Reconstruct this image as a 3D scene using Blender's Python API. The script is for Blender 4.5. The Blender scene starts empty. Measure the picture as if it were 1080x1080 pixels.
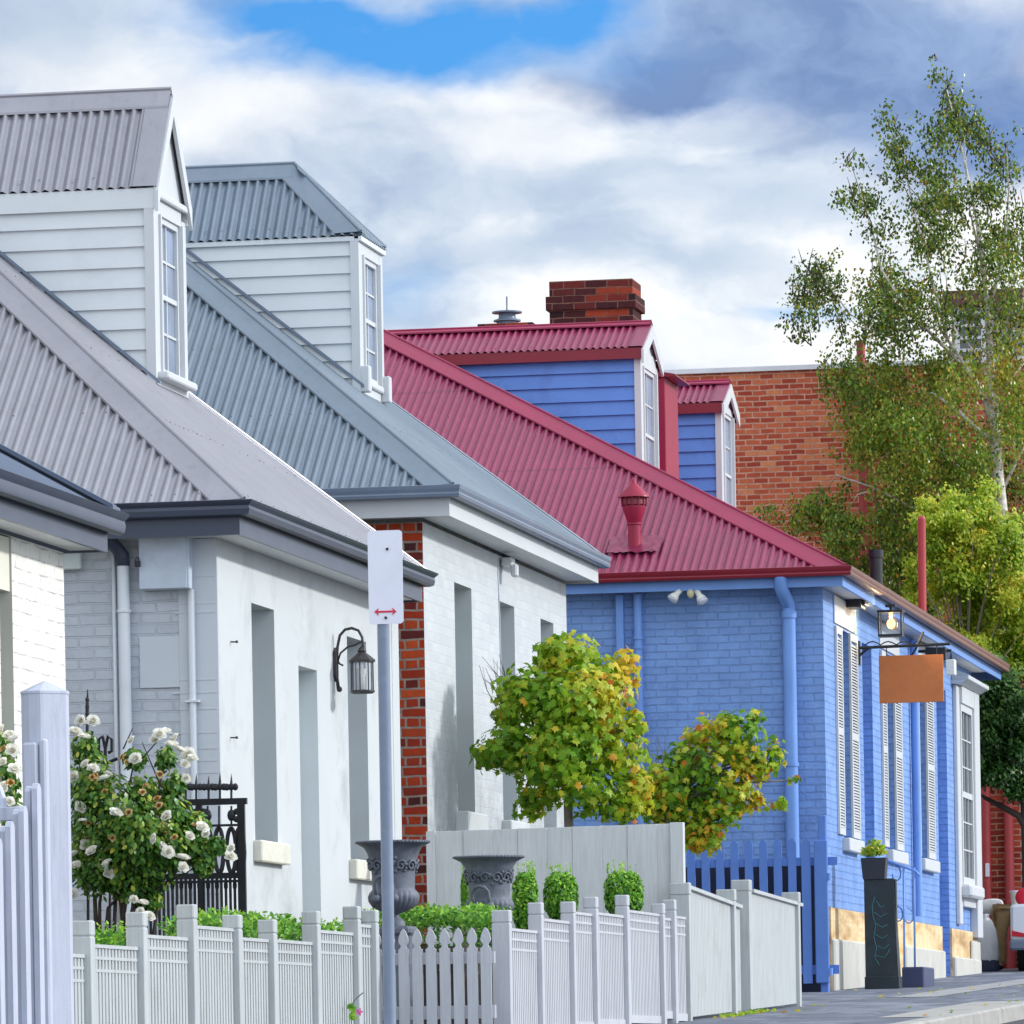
import bpy, math, random
import numpy as np
from mathutils import Vector, Matrix
random.seed(7); RNG = np.random.default_rng(7)
S = bpy.context.scene
COL = S.collection
# ------------------------------------------------------------------ camera model
F = 6500.0; TH = math.atan(1160/6500.0); RH = math.radians(1.0); V0 = 1120.0
CT, ST = math.cos(TH), math.sin(TH)
def ray(u, v):
    du = u-540; dv = V0-v
    a = du*math.cos(RH)+dv*math.sin(RH); b = -du*math.sin(RH)+dv*math.cos(RH)
    return (-F*ST+a*CT, F*CT+a*ST, b)
def at(u, v, Y):
    d = ray(u, v); k = Y/d[1]; return Vector((d[0]*k, Y, d[2]*k))
def atX(u, v, X):
    d = ray(u, v); k = X/d[0]; return Vector((X, d[1]*k, d[2]*k))
def gz(Y):
    if Y > 100: return 0.19+0.023*55
    z = 0.19+0.023*(Y-45)
    if Y < 45: z -= 0.000373*(45-Y)**2
    return z
# ------------------------------------------------------------------ materials
def lin(c): return tuple((x/12.92 if x <= .04045 else ((x+.055)/1.055)**2.4) for x in c)
def rgb(r, g, b): return lin((r/255, g/255, b/255))
class NT:
    def __init__(s, m): s.t = m.node_tree; s.n = s.t.nodes; s.l = s.t.links
    def new(s, typ, **k):
        n = s.n.new(typ)
        for a, b in k.items(): setattr(n, a, b)
        return n
    def link(s, a, b): s.l.new(a, b)
    def ramp(s, fac, stops, interp='LINEAR'):
        r = s.new('ShaderNodeValToRGB'); r.color_ramp.interpolation = interp
        e = r.color_ramp.elements
        while len(e) < len(stops): e.new(0.5)
        for i, (p, c) in enumerate(stops): e[i].position = p; e[i].color = (*c, 1) if len(c) == 3 else c
        s.link(fac, r.inputs[0]); return r.outputs[0]
    def mix(s, fac, a, b, typ='MIX'):
        m = s.new('ShaderNodeMix', data_type='RGBA', blend_type=typ)
        for sock, v in ((m.inputs[0], fac), (m.inputs[6], a), (m.inputs[7], b)):
            if hasattr(v, 'is_linked') or hasattr(v, 'links'): s.link(v, sock)
            elif isinstance(v, (int, float)): sock.default_value = v
            else: sock.default_value = (*v, 1)
        return m.outputs[2]
    def math(s, op, a, b=0.0, clamp=False):
        m = s.new('ShaderNodeMath', operation=op, use_clamp=clamp)
        for sock, v in ((m.inputs[0], a), (m.inputs[1], b)):
            if hasattr(v, 'links'): s.link(v, sock)
            else: sock.default_value = v
        return m.outputs[0]
    def noise(s, vec, scale, detail=4, rough=.55, dist=0):
        n = s.new('ShaderNodeTexNoise'); n.inputs['Scale'].default_value = scale
        n.inputs['Detail'].default_value = detail; n.inputs['Roughness'].default_value = rough
        n.inputs['Distortion'].default_value = dist
        if vec is not None: s.link(vec, n.inputs['Vector'])
        return n.outputs['Fac']
    def scalev(s, vec, sc):
        m = s.new('ShaderNodeVectorMath', operation='MULTIPLY'); s.link(vec, m.inputs[0]); m.inputs[1].default_value = sc
        return m.outputs[0]
def newmat(name):
    m = bpy.data.materials.new(name); m.use_nodes = True
    t = NT(m); b = t.n['Principled BSDF']
    return m, t, b
def bump(t, b, h, strength=.3, dist=.01):
    n = t.new('ShaderNodeBump'); n.inputs['Strength'].default_value = strength; n.inputs['Distance'].default_value = dist
    t.link(h, n.inputs['Height']); t.link(n.outputs[0], b.inputs['Normal']); return n
def paint(name, c, rough=.5, var=.08, scale=2.0, bmp=.15, dirt=None, dirtamt=.25, spec=.4, metal=0, streak=False, plank=0, laps=()):
    m, t, b = newmat(name)
    co = t.new('ShaderNodeTexCoord').outputs['Object']
    n1 = t.noise(co, scale, 5, .6)
    hi = tuple(min(1, x*(1+var)) for x in c); lo = tuple(x*(1-var) for x in c)
    cc = t.ramp(n1, [(.3, lo), (.7, hi)])
    sv = t.scalev(co, (6, 6, .7)) if streak else t.scalev(co, (1, 1, 1))
    n2 = t.noise(sv, scale*.9+.5, 6, .68, .3)
    d = dirt or tuple(x*.6 for x in c)
    f = t.ramp(n2, [(.52, (0, 0, 0)), (.75, (dirtamt,)*3)])
    out = t.mix(f, cc, d)
    if streak and spec >= .8:     # separate sheets of roofing have aged a little differently
        sp = t.new('ShaderNodeSeparateXYZ'); t.link(co, sp.inputs[0])
        wn = t.new('ShaderNodeTexWhiteNoise', noise_dimensions='1D'); t.link(t.math('FLOOR', t.math('DIVIDE', sp.outputs[0], .77)), wn.inputs['W'])
        out = t.mix(1.0, out, t.ramp(wn.outputs['Value'], [(0, (.9, .9, .9)), (1, (1, 1, 1))]), 'MULTIPLY')
        for z_ in laps:
            wob = t.math('MULTIPLY', t.math('SUBTRACT', t.noise(co, 2.5, 3), .5), .05)
            dz = t.math('ABSOLUTE', t.math('ADD', t.math('SUBTRACT', sp.outputs[2], z_), wob))
            out = t.mix(t.math('MULTIPLY', t.math('LESS_THAN', dz, .012), .45), out, tuple(x*.35 for x in c))
    if plank:      # every board weathers a little differently, with grain and a few dark chips
        pn = t.noise(t.scalev(co, (11, 11, .25)), 1.0, 2, .5); out = t.mix(1.0, out, t.ramp(pn, [(.3, (1-plank,)*3), (.7, (1, 1, 1))]), 'MULTIPLY')
        gr = t.noise(t.scalev(co, (70, 70, 4)), 1.0, 4, .6); out = t.mix(1.0, out, t.ramp(gr, [(.35, (.9, .9, .9)), (.55, (1, 1, 1))]), 'MULTIPLY')
        chp = t.noise(t.scalev(co, (9, 9, 5)), 1.6, 6, .75); out = t.mix(t.ramp(chp, [(.70, (0, 0, 0)), (.74, (.55, .55, .55))]), out, (.16, .15, .13))
    t.link(out, b.inputs['Base Color'])
    b.inputs['Roughness'].default_value = rough; b.inputs['Specular IOR Level'].default_value = spec
    b.inputs['Metallic'].default_value = metal
    if bmp: bump(t, b, t.noise(co, 60, 4, .6), bmp, .003)
    return m
def brickvec(t, axis):
    co = t.new('ShaderNodeTexCoord').outputs['Object']
    sp = t.new('ShaderNodeSeparateXYZ'); t.link(co, sp.inputs[0])
    cb = t.new('ShaderNodeCombineXYZ')
    if axis == 'xy':
        ad = t.math('ADD', sp.outputs[0], sp.outputs[1]); t.link(ad, cb.inputs[0])
    else: t.link(sp.outputs[0 if axis == 'x' else 1], cb.inputs[0])
    t.link(sp.outputs[2], cb.inputs[1])
    # slight wobble so that courses are not ruler straight
    nz = t.new('ShaderNodeTexNoise'); nz.inputs['Scale'].default_value = 5; t.link(co, nz.inputs['Vector'])
    sub = t.new('ShaderNodeVectorMath', operation='SUBTRACT'); t.link(nz.outputs['Color'], sub.inputs[0]); sub.inputs[1].default_value = (.5, .5, .5)
    sc = t.scalev(sub.outputs[0], (.05, .026, 0))
    a2 = t.new('ShaderNodeVectorMath', operation='ADD'); t.link(cb.outputs[0], a2.inputs[0]); t.link(sc, a2.inputs[1])
    return co, a2.outputs[0]
def bricknode(t, vec, w, h, mort, squash=1.0, off=.5, bias=0.0):
    br = t.new('ShaderNodeTexBrick'); t.link(vec, br.inputs['Vector'])
    br.offset = off; br.squash = squash; br.squash_frequency = 2
    br.inputs['Scale'].default_value = 1; br.inputs['Brick Width'].default_value = w; br.inputs['Row Height'].default_value = h
    br.inputs['Mortar Size'].default_value = mort; br.inputs['Mortar Smooth'].default_value = .25; br.inputs['Bias'].default_value = bias
    br.inputs['Color1'].default_value = (0, 0, 0, 1); br.inputs['Color2'].default_value = (1, 1, 1, 1); br.inputs['Mortar'].default_value = (.5, .5, .5, 1)
    return br
def brick(name, axis, stops, mortar, w=.235, h=.086, mort=.011, squash=1.0, bmp=.8):
    m, t, b = newmat(name)
    co, vec = brickvec(t, axis); br = bricknode(t, vec, w, h, mort, squash)
    c = t.ramp(br.outputs['Color'], stops)
    n = t.noise(co, 14, 5, .65)
    c = t.mix(.35, c, t.ramp(n, [(.3, (.25, .22, .22)), (.7, (1, 1, 1))]), 'MULTIPLY')
    mc = t.ramp(t.noise(co, 8, 4), [(.3, tuple(x*.6 for x in mortar)), (.7, mortar)])
    t.link(t.mix(br.outputs['Fac'], c, mc), b.inputs['Base Color'])
    b.inputs['Roughness'].default_value = .85; b.inputs['Specular IOR Level'].default_value = .2
    h1 = t.math('SUBTRACT', 1.0, br.outputs['Fac'])
    h2 = t.math('ADD', h1, t.math('MULTIPLY', t.noise(co, 40, 4), .5))
    bump(t, b, h2, bmp, .008); return m
def painted_brick(name, axis, c, joint=.75, bmp=.7, w=.24, h=.086, var=.1, mort=.009, stain=None, jw=.75):
    m, t, b = newmat(name)
    co, vec = brickvec(t, axis); br = bricknode(t, vec, w, h, mort)
    base = t.ramp(t.noise(co, 2.2, 5, .65), [(.3, tuple(x*(1-var) for x in c)), (.7, tuple(min(1, x*(1+var)) for x in c))])
    pb = t.ramp(br.outputs['Color'], [(0, (.9, .9, .92)), (1, (1, 1, 1))])
    base = t.mix(.9, base, pb, 'MULTIPLY')
    brk = t.ramp(t.noise(t.scalev(co, (3, 3, 14)), 1.6, 4, .65), [(.42, (0, 0, 0)), (.6, (jw,)*3)])
    base = t.mix(t.math('MULTIPLY', br.outputs['Fac'], brk), base, tuple(x*joint for x in c))
    if stain:
        (lo, hi, col, amt) = stain
        sp = t.new('ShaderNodeSeparateXYZ'); t.link(co, sp.inputs[0])
        g = t.new('ShaderNodeMapRange'); g.inputs[1].default_value = hi; g.inputs[2].default_value = lo; t.link(sp.outputs[2], g.inputs[0])
        nn = t.ramp(t.noise(co, 3.3, 8, .72), [(.38, (0, 0, 0)), (.62, (1, 1, 1))])
        base = t.mix(t.math('MULTIPLY', t.math('MULTIPLY', g.outputs[0], nn), amt), base, col)
    t.link(base, b.inputs['Base Color']); b.inputs['Roughness'].default_value = .65; b.inputs['Specular IOR Level'].default_value = .3
    h1 = t.math('ADD', t.math('MULTIPLY', t.math('SUBTRACT', 1.0, br.outputs['Fac']), 1.0), t.math('MULTIPLY', t.noise(co, 26, 5, .6), .9))
    bump(t, b, h1, bmp, .008); return m
def leafmat(name, stops, trans=.3, rough=.45):
    m, t, b = newmat(name)
    a = t.new('ShaderNodeAttribute'); a.attribute_name = 'tone'
    c = t.ramp(a.outputs['Fac'], stops)
    t.link(c, b.inputs['Base Color']); b.inputs['Roughness'].default_value = rough; b.inputs['Specular IOR Level'].default_value = .35
    tr = t.new('ShaderNodeBsdfTranslucent'); t.link(c, tr.inputs['Color'])
    mx = t.new('ShaderNodeMixShader'); mx.inputs[0].default_value = trans
    t.link(b.outputs[0], mx.inputs[1]); t.link(tr.outputs[0], mx.inputs[2])
    t.link(mx.outputs[0], t.n['Material Output'].inputs['Surface']); return m
def glassmat(name, c):
    m, t, b = newmat(name)
    co = t.new('ShaderNodeTexCoord').outputs['Object']
    t.link(t.ramp(t.noise(co, 1.5, 2), [(.3, tuple(x*.6 for x in c)), (.7, c)]), b.inputs['Base Color'])
    b.inputs['Roughness'].default_value = .06; b.inputs['Specular IOR Level'].default_value = .8; return m
WH = rgb(236, 238, 240)
M = {}
M['roof_lilac'] = paint('lilac_roof_steel', rgb(158, 157, 164), .34, .07, 1.5, .04, rgb(130, 129, 136), .45, 1.0, metal=.5, streak=True)
M['roof_blue'] = paint('bluegrey_roof_steel', rgb(126, 140, 154), .34, .08, 1.5, .04, rgb(104, 116, 128), .45, 1.0, metal=.5, streak=True)
M['roof_red'] = paint('crimson_roof_steel', rgb(146, 40, 82), .36, .1, 1.5, .04, rgb(166, 82, 114), .5, .9, metal=.4, streak=True, laps=(6.2, 7.4))
M['red_cap'] = paint('crimson_cap', rgb(144, 26, 68), .38, .08, 2, .04, rgb(150, 60, 84), .3, streak=True)
M['red_trim'] = paint('crimson_trim', rgb(150, 30, 62), .4, .06, 2, .04)
M['red_dark'] = paint('crimson_gutter', rgb(126, 30, 46), .4, .06, 2, .04)
M['brown_gutter'] = paint('brown_gutter', rgb(128, 92, 82), .4, .1, 2, .04)
M['gutter_dark'] = paint('charcoal_gutter', rgb(60, 68, 86), .33, .08, 2, .03, rgb(96, 102, 114), .25)
M['gutter_mid'] = paint('slate_gutter', rgb(108, 122, 142), .35, .06, 2, .03, rgb(140, 150, 160), .25)
M['slate_roof'] = paint('slate_roof_steel', rgb(86, 98, 118), .4, .08, 1.5, .04)
M['render_white'] = paint('white_render', rgb(190, 195, 197), .7, .03, 1.0, .3, rgb(146, 151, 152), .6, .25)
M['render_grey'] = paint('pale_grey_render', rgb(194, 200, 207), .7, .04, 1.4, .3, rgb(186, 190, 196), .4, .25)
M['reveal_grey'] = paint('grey_reveal_paint', rgb(196, 203, 206), .65, .04, 1.2, .12)
M['white_board'] = paint('white_board_paint', rgb(208, 213, 215), .5, .03, 1.5, .08, rgb(176, 182, 186), .3)
M['white_trim'] = paint('white_trim_paint', rgb(194, 198, 201), .45, .03, 2, .06, rgb(190, 195, 200), .25)
M['blue_board'] = paint('blue_board_paint', rgb(90, 132, 204), .5, .06, 2.2, .1, rgb(64, 84, 146), .45)
M['blue_trim'] = paint('blue_trim_paint', rgb(110, 150, 214), .5, .06, 2, .1)
M['blue_fence'] = paint('blue_fence_paint', rgb(86, 124, 196), .55, .06, 3, .15, rgb(66, 96, 160), .4)
M['brick_side'] = painted_brick('pale_grey_painted_brick', 'x', rgb(188, 194, 202), .78, 1.1, h=.083, jw=.5)
M['brick_cream'] = painted_brick('cream_painted_brick', 'y', rgb(232, 230, 222), .45, .55, h=.088, mort=.006, jw=.9)
M['brick_white'] = painted_brick('white_painted_brick', 'y', rgb(191, 196, 199), .9, .4, mort=.007, stain=(.6, 3.1, rgb(112, 118, 116), .95), jw=.2, var=.05)
M['brick_blue'] = painted_brick('blue_painted_brick', 'xy', rgb(124, 160, 215), .66, 1.3, var=.16, jw=.62, mort=.006, stain=(1.0, 5.6, rgb(78, 112, 186), .5))
M['brick_red'] = brick('red_english_bond_brick', 'x', [(0, rgb(72, 44, 46)), (.16, rgb(120, 46, 40)), (.3, rgb(168, 58, 36)), (.6, rgb(186, 70, 38)), (.85, rgb(206, 88, 46)), (1, rgb(150, 50, 40))], rgb(168, 150, 140), squash=.55, w=.23)
M['brick_chimney'] = brick('old_chimney_brick', 'x', [(0, rgb(52, 34, 38)), (.45, rgb(84, 40, 42)), (.75, rgb(126, 50, 42)), (1, rgb(176, 76, 48))], rgb(132, 96, 84), mort=.009, w=.3, h=.1)
M['brick_far'] = brick('orange_far_brick', 'x', [(0, rgb(176, 74, 58)), (.4, rgb(204, 98, 70)), (.75, rgb(220, 120, 84)), (1, rgb(234, 148, 104))], rgb(222, 170, 148), mort=.012, bmp=.4)
M['brick_annex'] = brick('deep_red_brick', 'x', [(0, rgb(138, 52, 44)), (.5, rgb(168, 66, 50)), (1, rgb(190, 88, 64))], rgb(196, 150, 132), mort=.011, bmp=.5)
def sandstone():
    m, t, b = newmat('golden_sandstone')
    co, vec = brickvec(t, 'xy'); br = bricknode(t, vec, .46, .955, .008)
    c = t.ramp(t.noise(t.scalev(co, (2.5, .4, 2.2)), 1.2, 4, .6, .6), [(.25, rgb(128, 96, 62)), (.4, rgb(190, 156, 108)), (.55, rgb(222, 200, 158)), (.75, rgb(206, 158, 88))])
    t.link(t.mix(br.outputs['Fac'], c, rgb(140, 110, 80)), b.inputs['Base Color']); b.inputs['Roughness'].default_value = .85
    bump(t, b, t.noise(co, 18, 6, .65), .5, .01); return m
M['sandstone'] = sandstone()
M['sill_stone'] = paint('weathered_sill_stone', rgb(206, 204, 192), .8, .1, 5, .4, rgb(170, 164, 140), .5)
M['plinth_render'] = paint('cream_plinth_render', rgb(186, 185, 178), .75, .06, 2, .4, rgb(150, 144, 126), .55)
M['pipe_grey'] = paint('grey_pipe_paint', rgb(214, 220, 226), .4, .03, 2, .03)
M['metal_box'] = paint('pale_metal_box', rgb(182, 193, 207), .45, .08, 4, .05, rgb(150, 158, 176), .6)
M['galv'] = paint('galvanised_steel', rgb(122, 134, 154), .45, .08, 8, .05, rgb(150, 160, 176), .35)
M['sign_white'] = paint('sign_face', rgb(226, 228, 240), .35, .02, 3, .0, rgb(205, 206, 216), .3)
M['sign_red'] = paint('sign_red', rgb(214, 40, 74), .4, .03, 5, 0)
M['black_iron'] = paint('black_iron', rgb(30, 32, 38), .4, .2, 6, .1, rgb(60, 62, 68), .3)
M['bronze_iron'] = paint('dark_bronze_iron', rgb(58, 54, 56), .45, .15, 9, .1)
M['urn_iron'] = paint('weathered_grey_urn', rgb(96, 102, 114), .6, .16, 14, .5, rgb(54, 58, 68), .7)
M['fence_white'] = paint('white_fence_paint', rgb(182, 187, 188), .5, .03, 2, .08, rgb(150, 152, 146), .45, plank=.12)
M['fence_lilac'] = paint('pale_lilac_fence_paint', rgb(188, 190, 196), .5, .03, 2, .08, rgb(160, 162, 168), .4, plank=.1)
M['fence_grey'] = paint('pale_grey_board_paint', rgb(200, 203, 204), .55, .05, 1.6, .1, rgb(178, 182, 186), .4, streak=True, plank=.08)
M['post_blue'] = paint('cool_white_post_paint', rgb(184, 189, 204), .55, .05, 5, .3, rgb(150, 158, 184), .5, streak=True, plank=.08)
M['dark_glass'] = glassmat('dark_window_glass', (.05, .06, .07))
M['pale_glass'] = glassmat('pale_window_glass', rgb(150, 165, 190))
M['screw'] = paint('dull_screw_head', rgb(70, 66, 72), .6, .1, 9, 0)
M['bark'] = paint('grey_bark', rgb(120, 112, 104), .9, .2, 12, .8)
M['bark_dark'] = paint('dark_bark', rgb(66, 58, 54), .9, .2, 12, .8)
def birchbark():
    m, t, b = newmat('white_birch_bark')
    co = t.new('ShaderNodeTexCoord').outputs['Object']
    n = t.noise(t.scalev(co, (3, 3, 9)), 1.6, 6, .7, .4)
    t.link(t.ramp(n, [(.3, rgb(70, 62, 58)), (.42, rgb(176, 168, 158)), (.6, rgb(222, 216, 206))]), b.inputs['Base Color']); b.inputs['Roughness'].default_value = .8; return m
M['birch'] = birchbark()
M['leaf_maple'] = leafmat('maple_leaves', [(0, rgb(52, 92, 22)), (.3, rgb(98, 148, 28)), (.5, rgb(142, 178, 38)), (.68, rgb(196, 200, 62)), (.82, rgb(226, 186, 48)), (1, rgb(206, 120, 44))], .42)
M['leaf_birch'] = leafmat('birch_leaves', [(0, rgb(50, 56, 32)), (.3, rgb(92, 120, 48)), (.55, rgb(140, 172, 62)), (.8, rgb(188, 166, 60)), (1, rgb(124, 78, 44))], .4, .3)
M['leaf_yellow'] = leafmat('yellow_green_leaves', [(0, rgb(96, 136, 42)), (.35, rgb(156, 190, 56)), (.7, rgb(214, 220, 82)), (1, rgb(226, 186, 60))], .5)
M['leaf_dark'] = leafmat('dark_green_leaves', [(0, rgb(32, 64, 30)), (.5, rgb(62, 106, 46)), (1, rgb(108, 146, 56))], .25)
M['leaf_rose'] = leafmat('rose_leaves', [(0, rgb(36, 78, 34)), (.4, rgb(76, 126, 50)), (.75, rgb(138, 170, 66)), (1, rgb(190, 192, 80))], .25, .35)
M['leaf_box'] = leafmat('box_hedge_leaves', [(0, rgb(48, 96, 24)), (.5, rgb(92, 156, 42)), (1, rgb(168, 212, 72))], .3)
M['petal'] = leafmat('white_petals', [(0, rgb(236, 232, 214)), (1, rgb(250, 250, 246))], .3, .6)
M['petal_old'] = leafmat('faded_petals', [(0, rgb(150, 100, 48)), (.5, rgb(200, 152, 88)), (1, rgb(226, 206, 160))], .25, .7)
M['petal_pink'] = leafmat('pink_petals', [(0, rgb(206, 84, 150)), (1, rgb(226, 130, 180))], .25, .7)
M['board_orange'] = paint('orange_brown_sign_board', rgb(190, 112, 62), .6, .1, 5, .15, rgb(164, 90, 46), .5)
M['chalkboard'] = paint('chalkboard_black', rgb(34, 44, 50), .5, .2, 5, .05, rgb(58, 76, 84), .4)
M['chalk'] = paint('teal_chalk', rgb(70, 128, 134), .9, .2, 30, 0, rgb(40, 60, 66), .8)
M['planter'] = paint('charcoal_planter', rgb(48, 52, 60), .5, .1, 4, .1)
M['planter_blue'] = paint('navy_planter', rgb(56, 64, 96), .5, .1, 4, .1)
M['shirt'] = paint('pale_grey_cotton', rgb(212, 212, 212), .9, .1, 8, .3)
M['khaki'] = paint('khaki_cotton', rgb(160, 134, 96), .9, .12, 8, .3)
M['skin'] = paint('skin', rgb(176, 124, 100), .6, .06, 8, .05)
M['sack'] = paint('white_woven_sack', rgb(206, 208, 210), .8, .08, 8, .3)
M['navy'] = paint('navy_cloth_and_shade', rgb(38, 44, 66), .8, .1, 8, .2)
M['car_white'] = paint('white_car_paint', rgb(222, 228, 240), .25, .02, 2, 0, None, .0)
M['tail_red'] = paint('red_lens', rgb(190, 24, 44), .2, .1, 8, 0)
M['red_cloth'] = paint('red_cloth', rgb(214, 36, 62), .8, .1, 8, .2)
M['rubber'] = paint('black_rubber', rgb(26, 26, 28), .8, .1, 8, .1)
M['concrete'] = paint('kerb_concrete', rgb(158, 156, 152), .85, .12, 3, .5, rgb(96, 94, 92), .7)
M['flash_white'] = paint('floodlight_white', rgb(224, 224, 214), .4, .05, 6, 0)
M['lamp_lens'] = paint('pale_lens', rgb(236, 240, 250), .15, .03, 5, 0)
M['beige_plastic'] = paint('beige_plastic', rgb(206, 200, 160), .5, .05, 5, 0)
M['grey_far'] = paint('far_grey_render', rgb(150, 140, 146), .7, .06, 1.2, .1)
M['coping'] = paint('pale_coping', rgb(226, 228, 234), .5, .05, 2, .05)
M['red_pipe'] = paint('red_pipe_paint', rgb(170, 66, 68), .5, .08, 3, .05)
def clearglass():
    m, t, b = newmat('lantern_glass')
    tr = t.new('ShaderNodeBsdfTransparent'); tr.inputs[0].default_value = (.9, .92, .95, 1)
    gl = t.new('ShaderNodeBsdfGlossy'); gl.inputs['Roughness'].default_value = .05
    mx = t.new('ShaderNodeMixShader'); mx.inputs[0].default_value = .12
    t.link(tr.outputs[0], mx.inputs[1]); t.link(gl.outputs[0], mx.inputs[2]); t.link(mx.outputs[0], t.n['Material Output'].inputs['Surface']); return m
M['clear'] = clearglass()
def emit(name, c, s):
    m, t, b = newmat(name); b.inputs['Emission Color'].default_value = (*c, 1); b.inputs['Emission Strength'].default_value = s
    b.inputs['Base Color'].default_value = (*c, 1); return m
M['bulb'] = emit('lit_bulb', (1, .55, .16), 2.4)
def groundmat(name, c, patch, amt, scale):
    m, t, b = newmat(name)
    co = t.new('ShaderNodeTexCoord').outputs['Object']
    base = t.ramp(t.noise(co, 40, 5, .7), [(.3, tuple(x*.75 for x in c)), (.7, tuple(x*1.25 for x in c))])
    f = t.ramp(t.noise(t.scalev(co, (1.4, .5, 1)), scale*2.2, 6, .68, 1.0), [(.46, (0, 0, 0)), (.66, (amt,)*3)])
    out = t.mix(f, base, patch)
    vo = t.new('ShaderNodeTexVoronoi', feature='DISTANCE_TO_EDGE'); vo.inputs['Scale'].default_value = .55
    wn = t.new('ShaderNodeTexNoise'); wn.inputs['Scale'].default_value = 3; wn.inputs['Detail'].default_value = 6; t.link(co, wn.inputs['Vector'])
    mxv = t.new('ShaderNodeMix', data_type='VECTOR'); mxv.inputs[0].default_value = .25; t.link(co, mxv.inputs[4]); t.link(wn.outputs['Color'], mxv.inputs[5]); t.link(mxv.outputs[1], vo.inputs['Vector'])
    out = t.mix(t.ramp(vo.outputs['Distance'], [(.0, (.8, .8, .8)), (.02, (0, 0, 0))]), out, tuple(x*.35 for x in c))
    st = t.ramp(t.noise(co, 1.7, 6, .7), [(.55, (0, 0, 0)), (.72, (.5, .5, .5))]); out = t.mix(st, out, tuple(x*.5 for x in c))
    t.link(out, b.inputs['Base Color']); b.inputs['Roughness'].default_value = .9; b.inputs['Specular IOR Level'].default_value = .25
    bump(t, b, t.noise(co, 120, 4, .7), .4, .01); return m
M['footpath'] = groundmat('worn_asphalt_path', rgb(100, 106, 118), rgb(150, 154, 164), .75, .5)
M['road'] = groundmat('road_asphalt', rgb(74, 74, 78), rgb(95, 95, 98), .5, .3)
M['soil'] = groundmat('soil_and_gravel', rgb(110, 98, 84), rgb(92, 104, 66), .6, .4)
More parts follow.
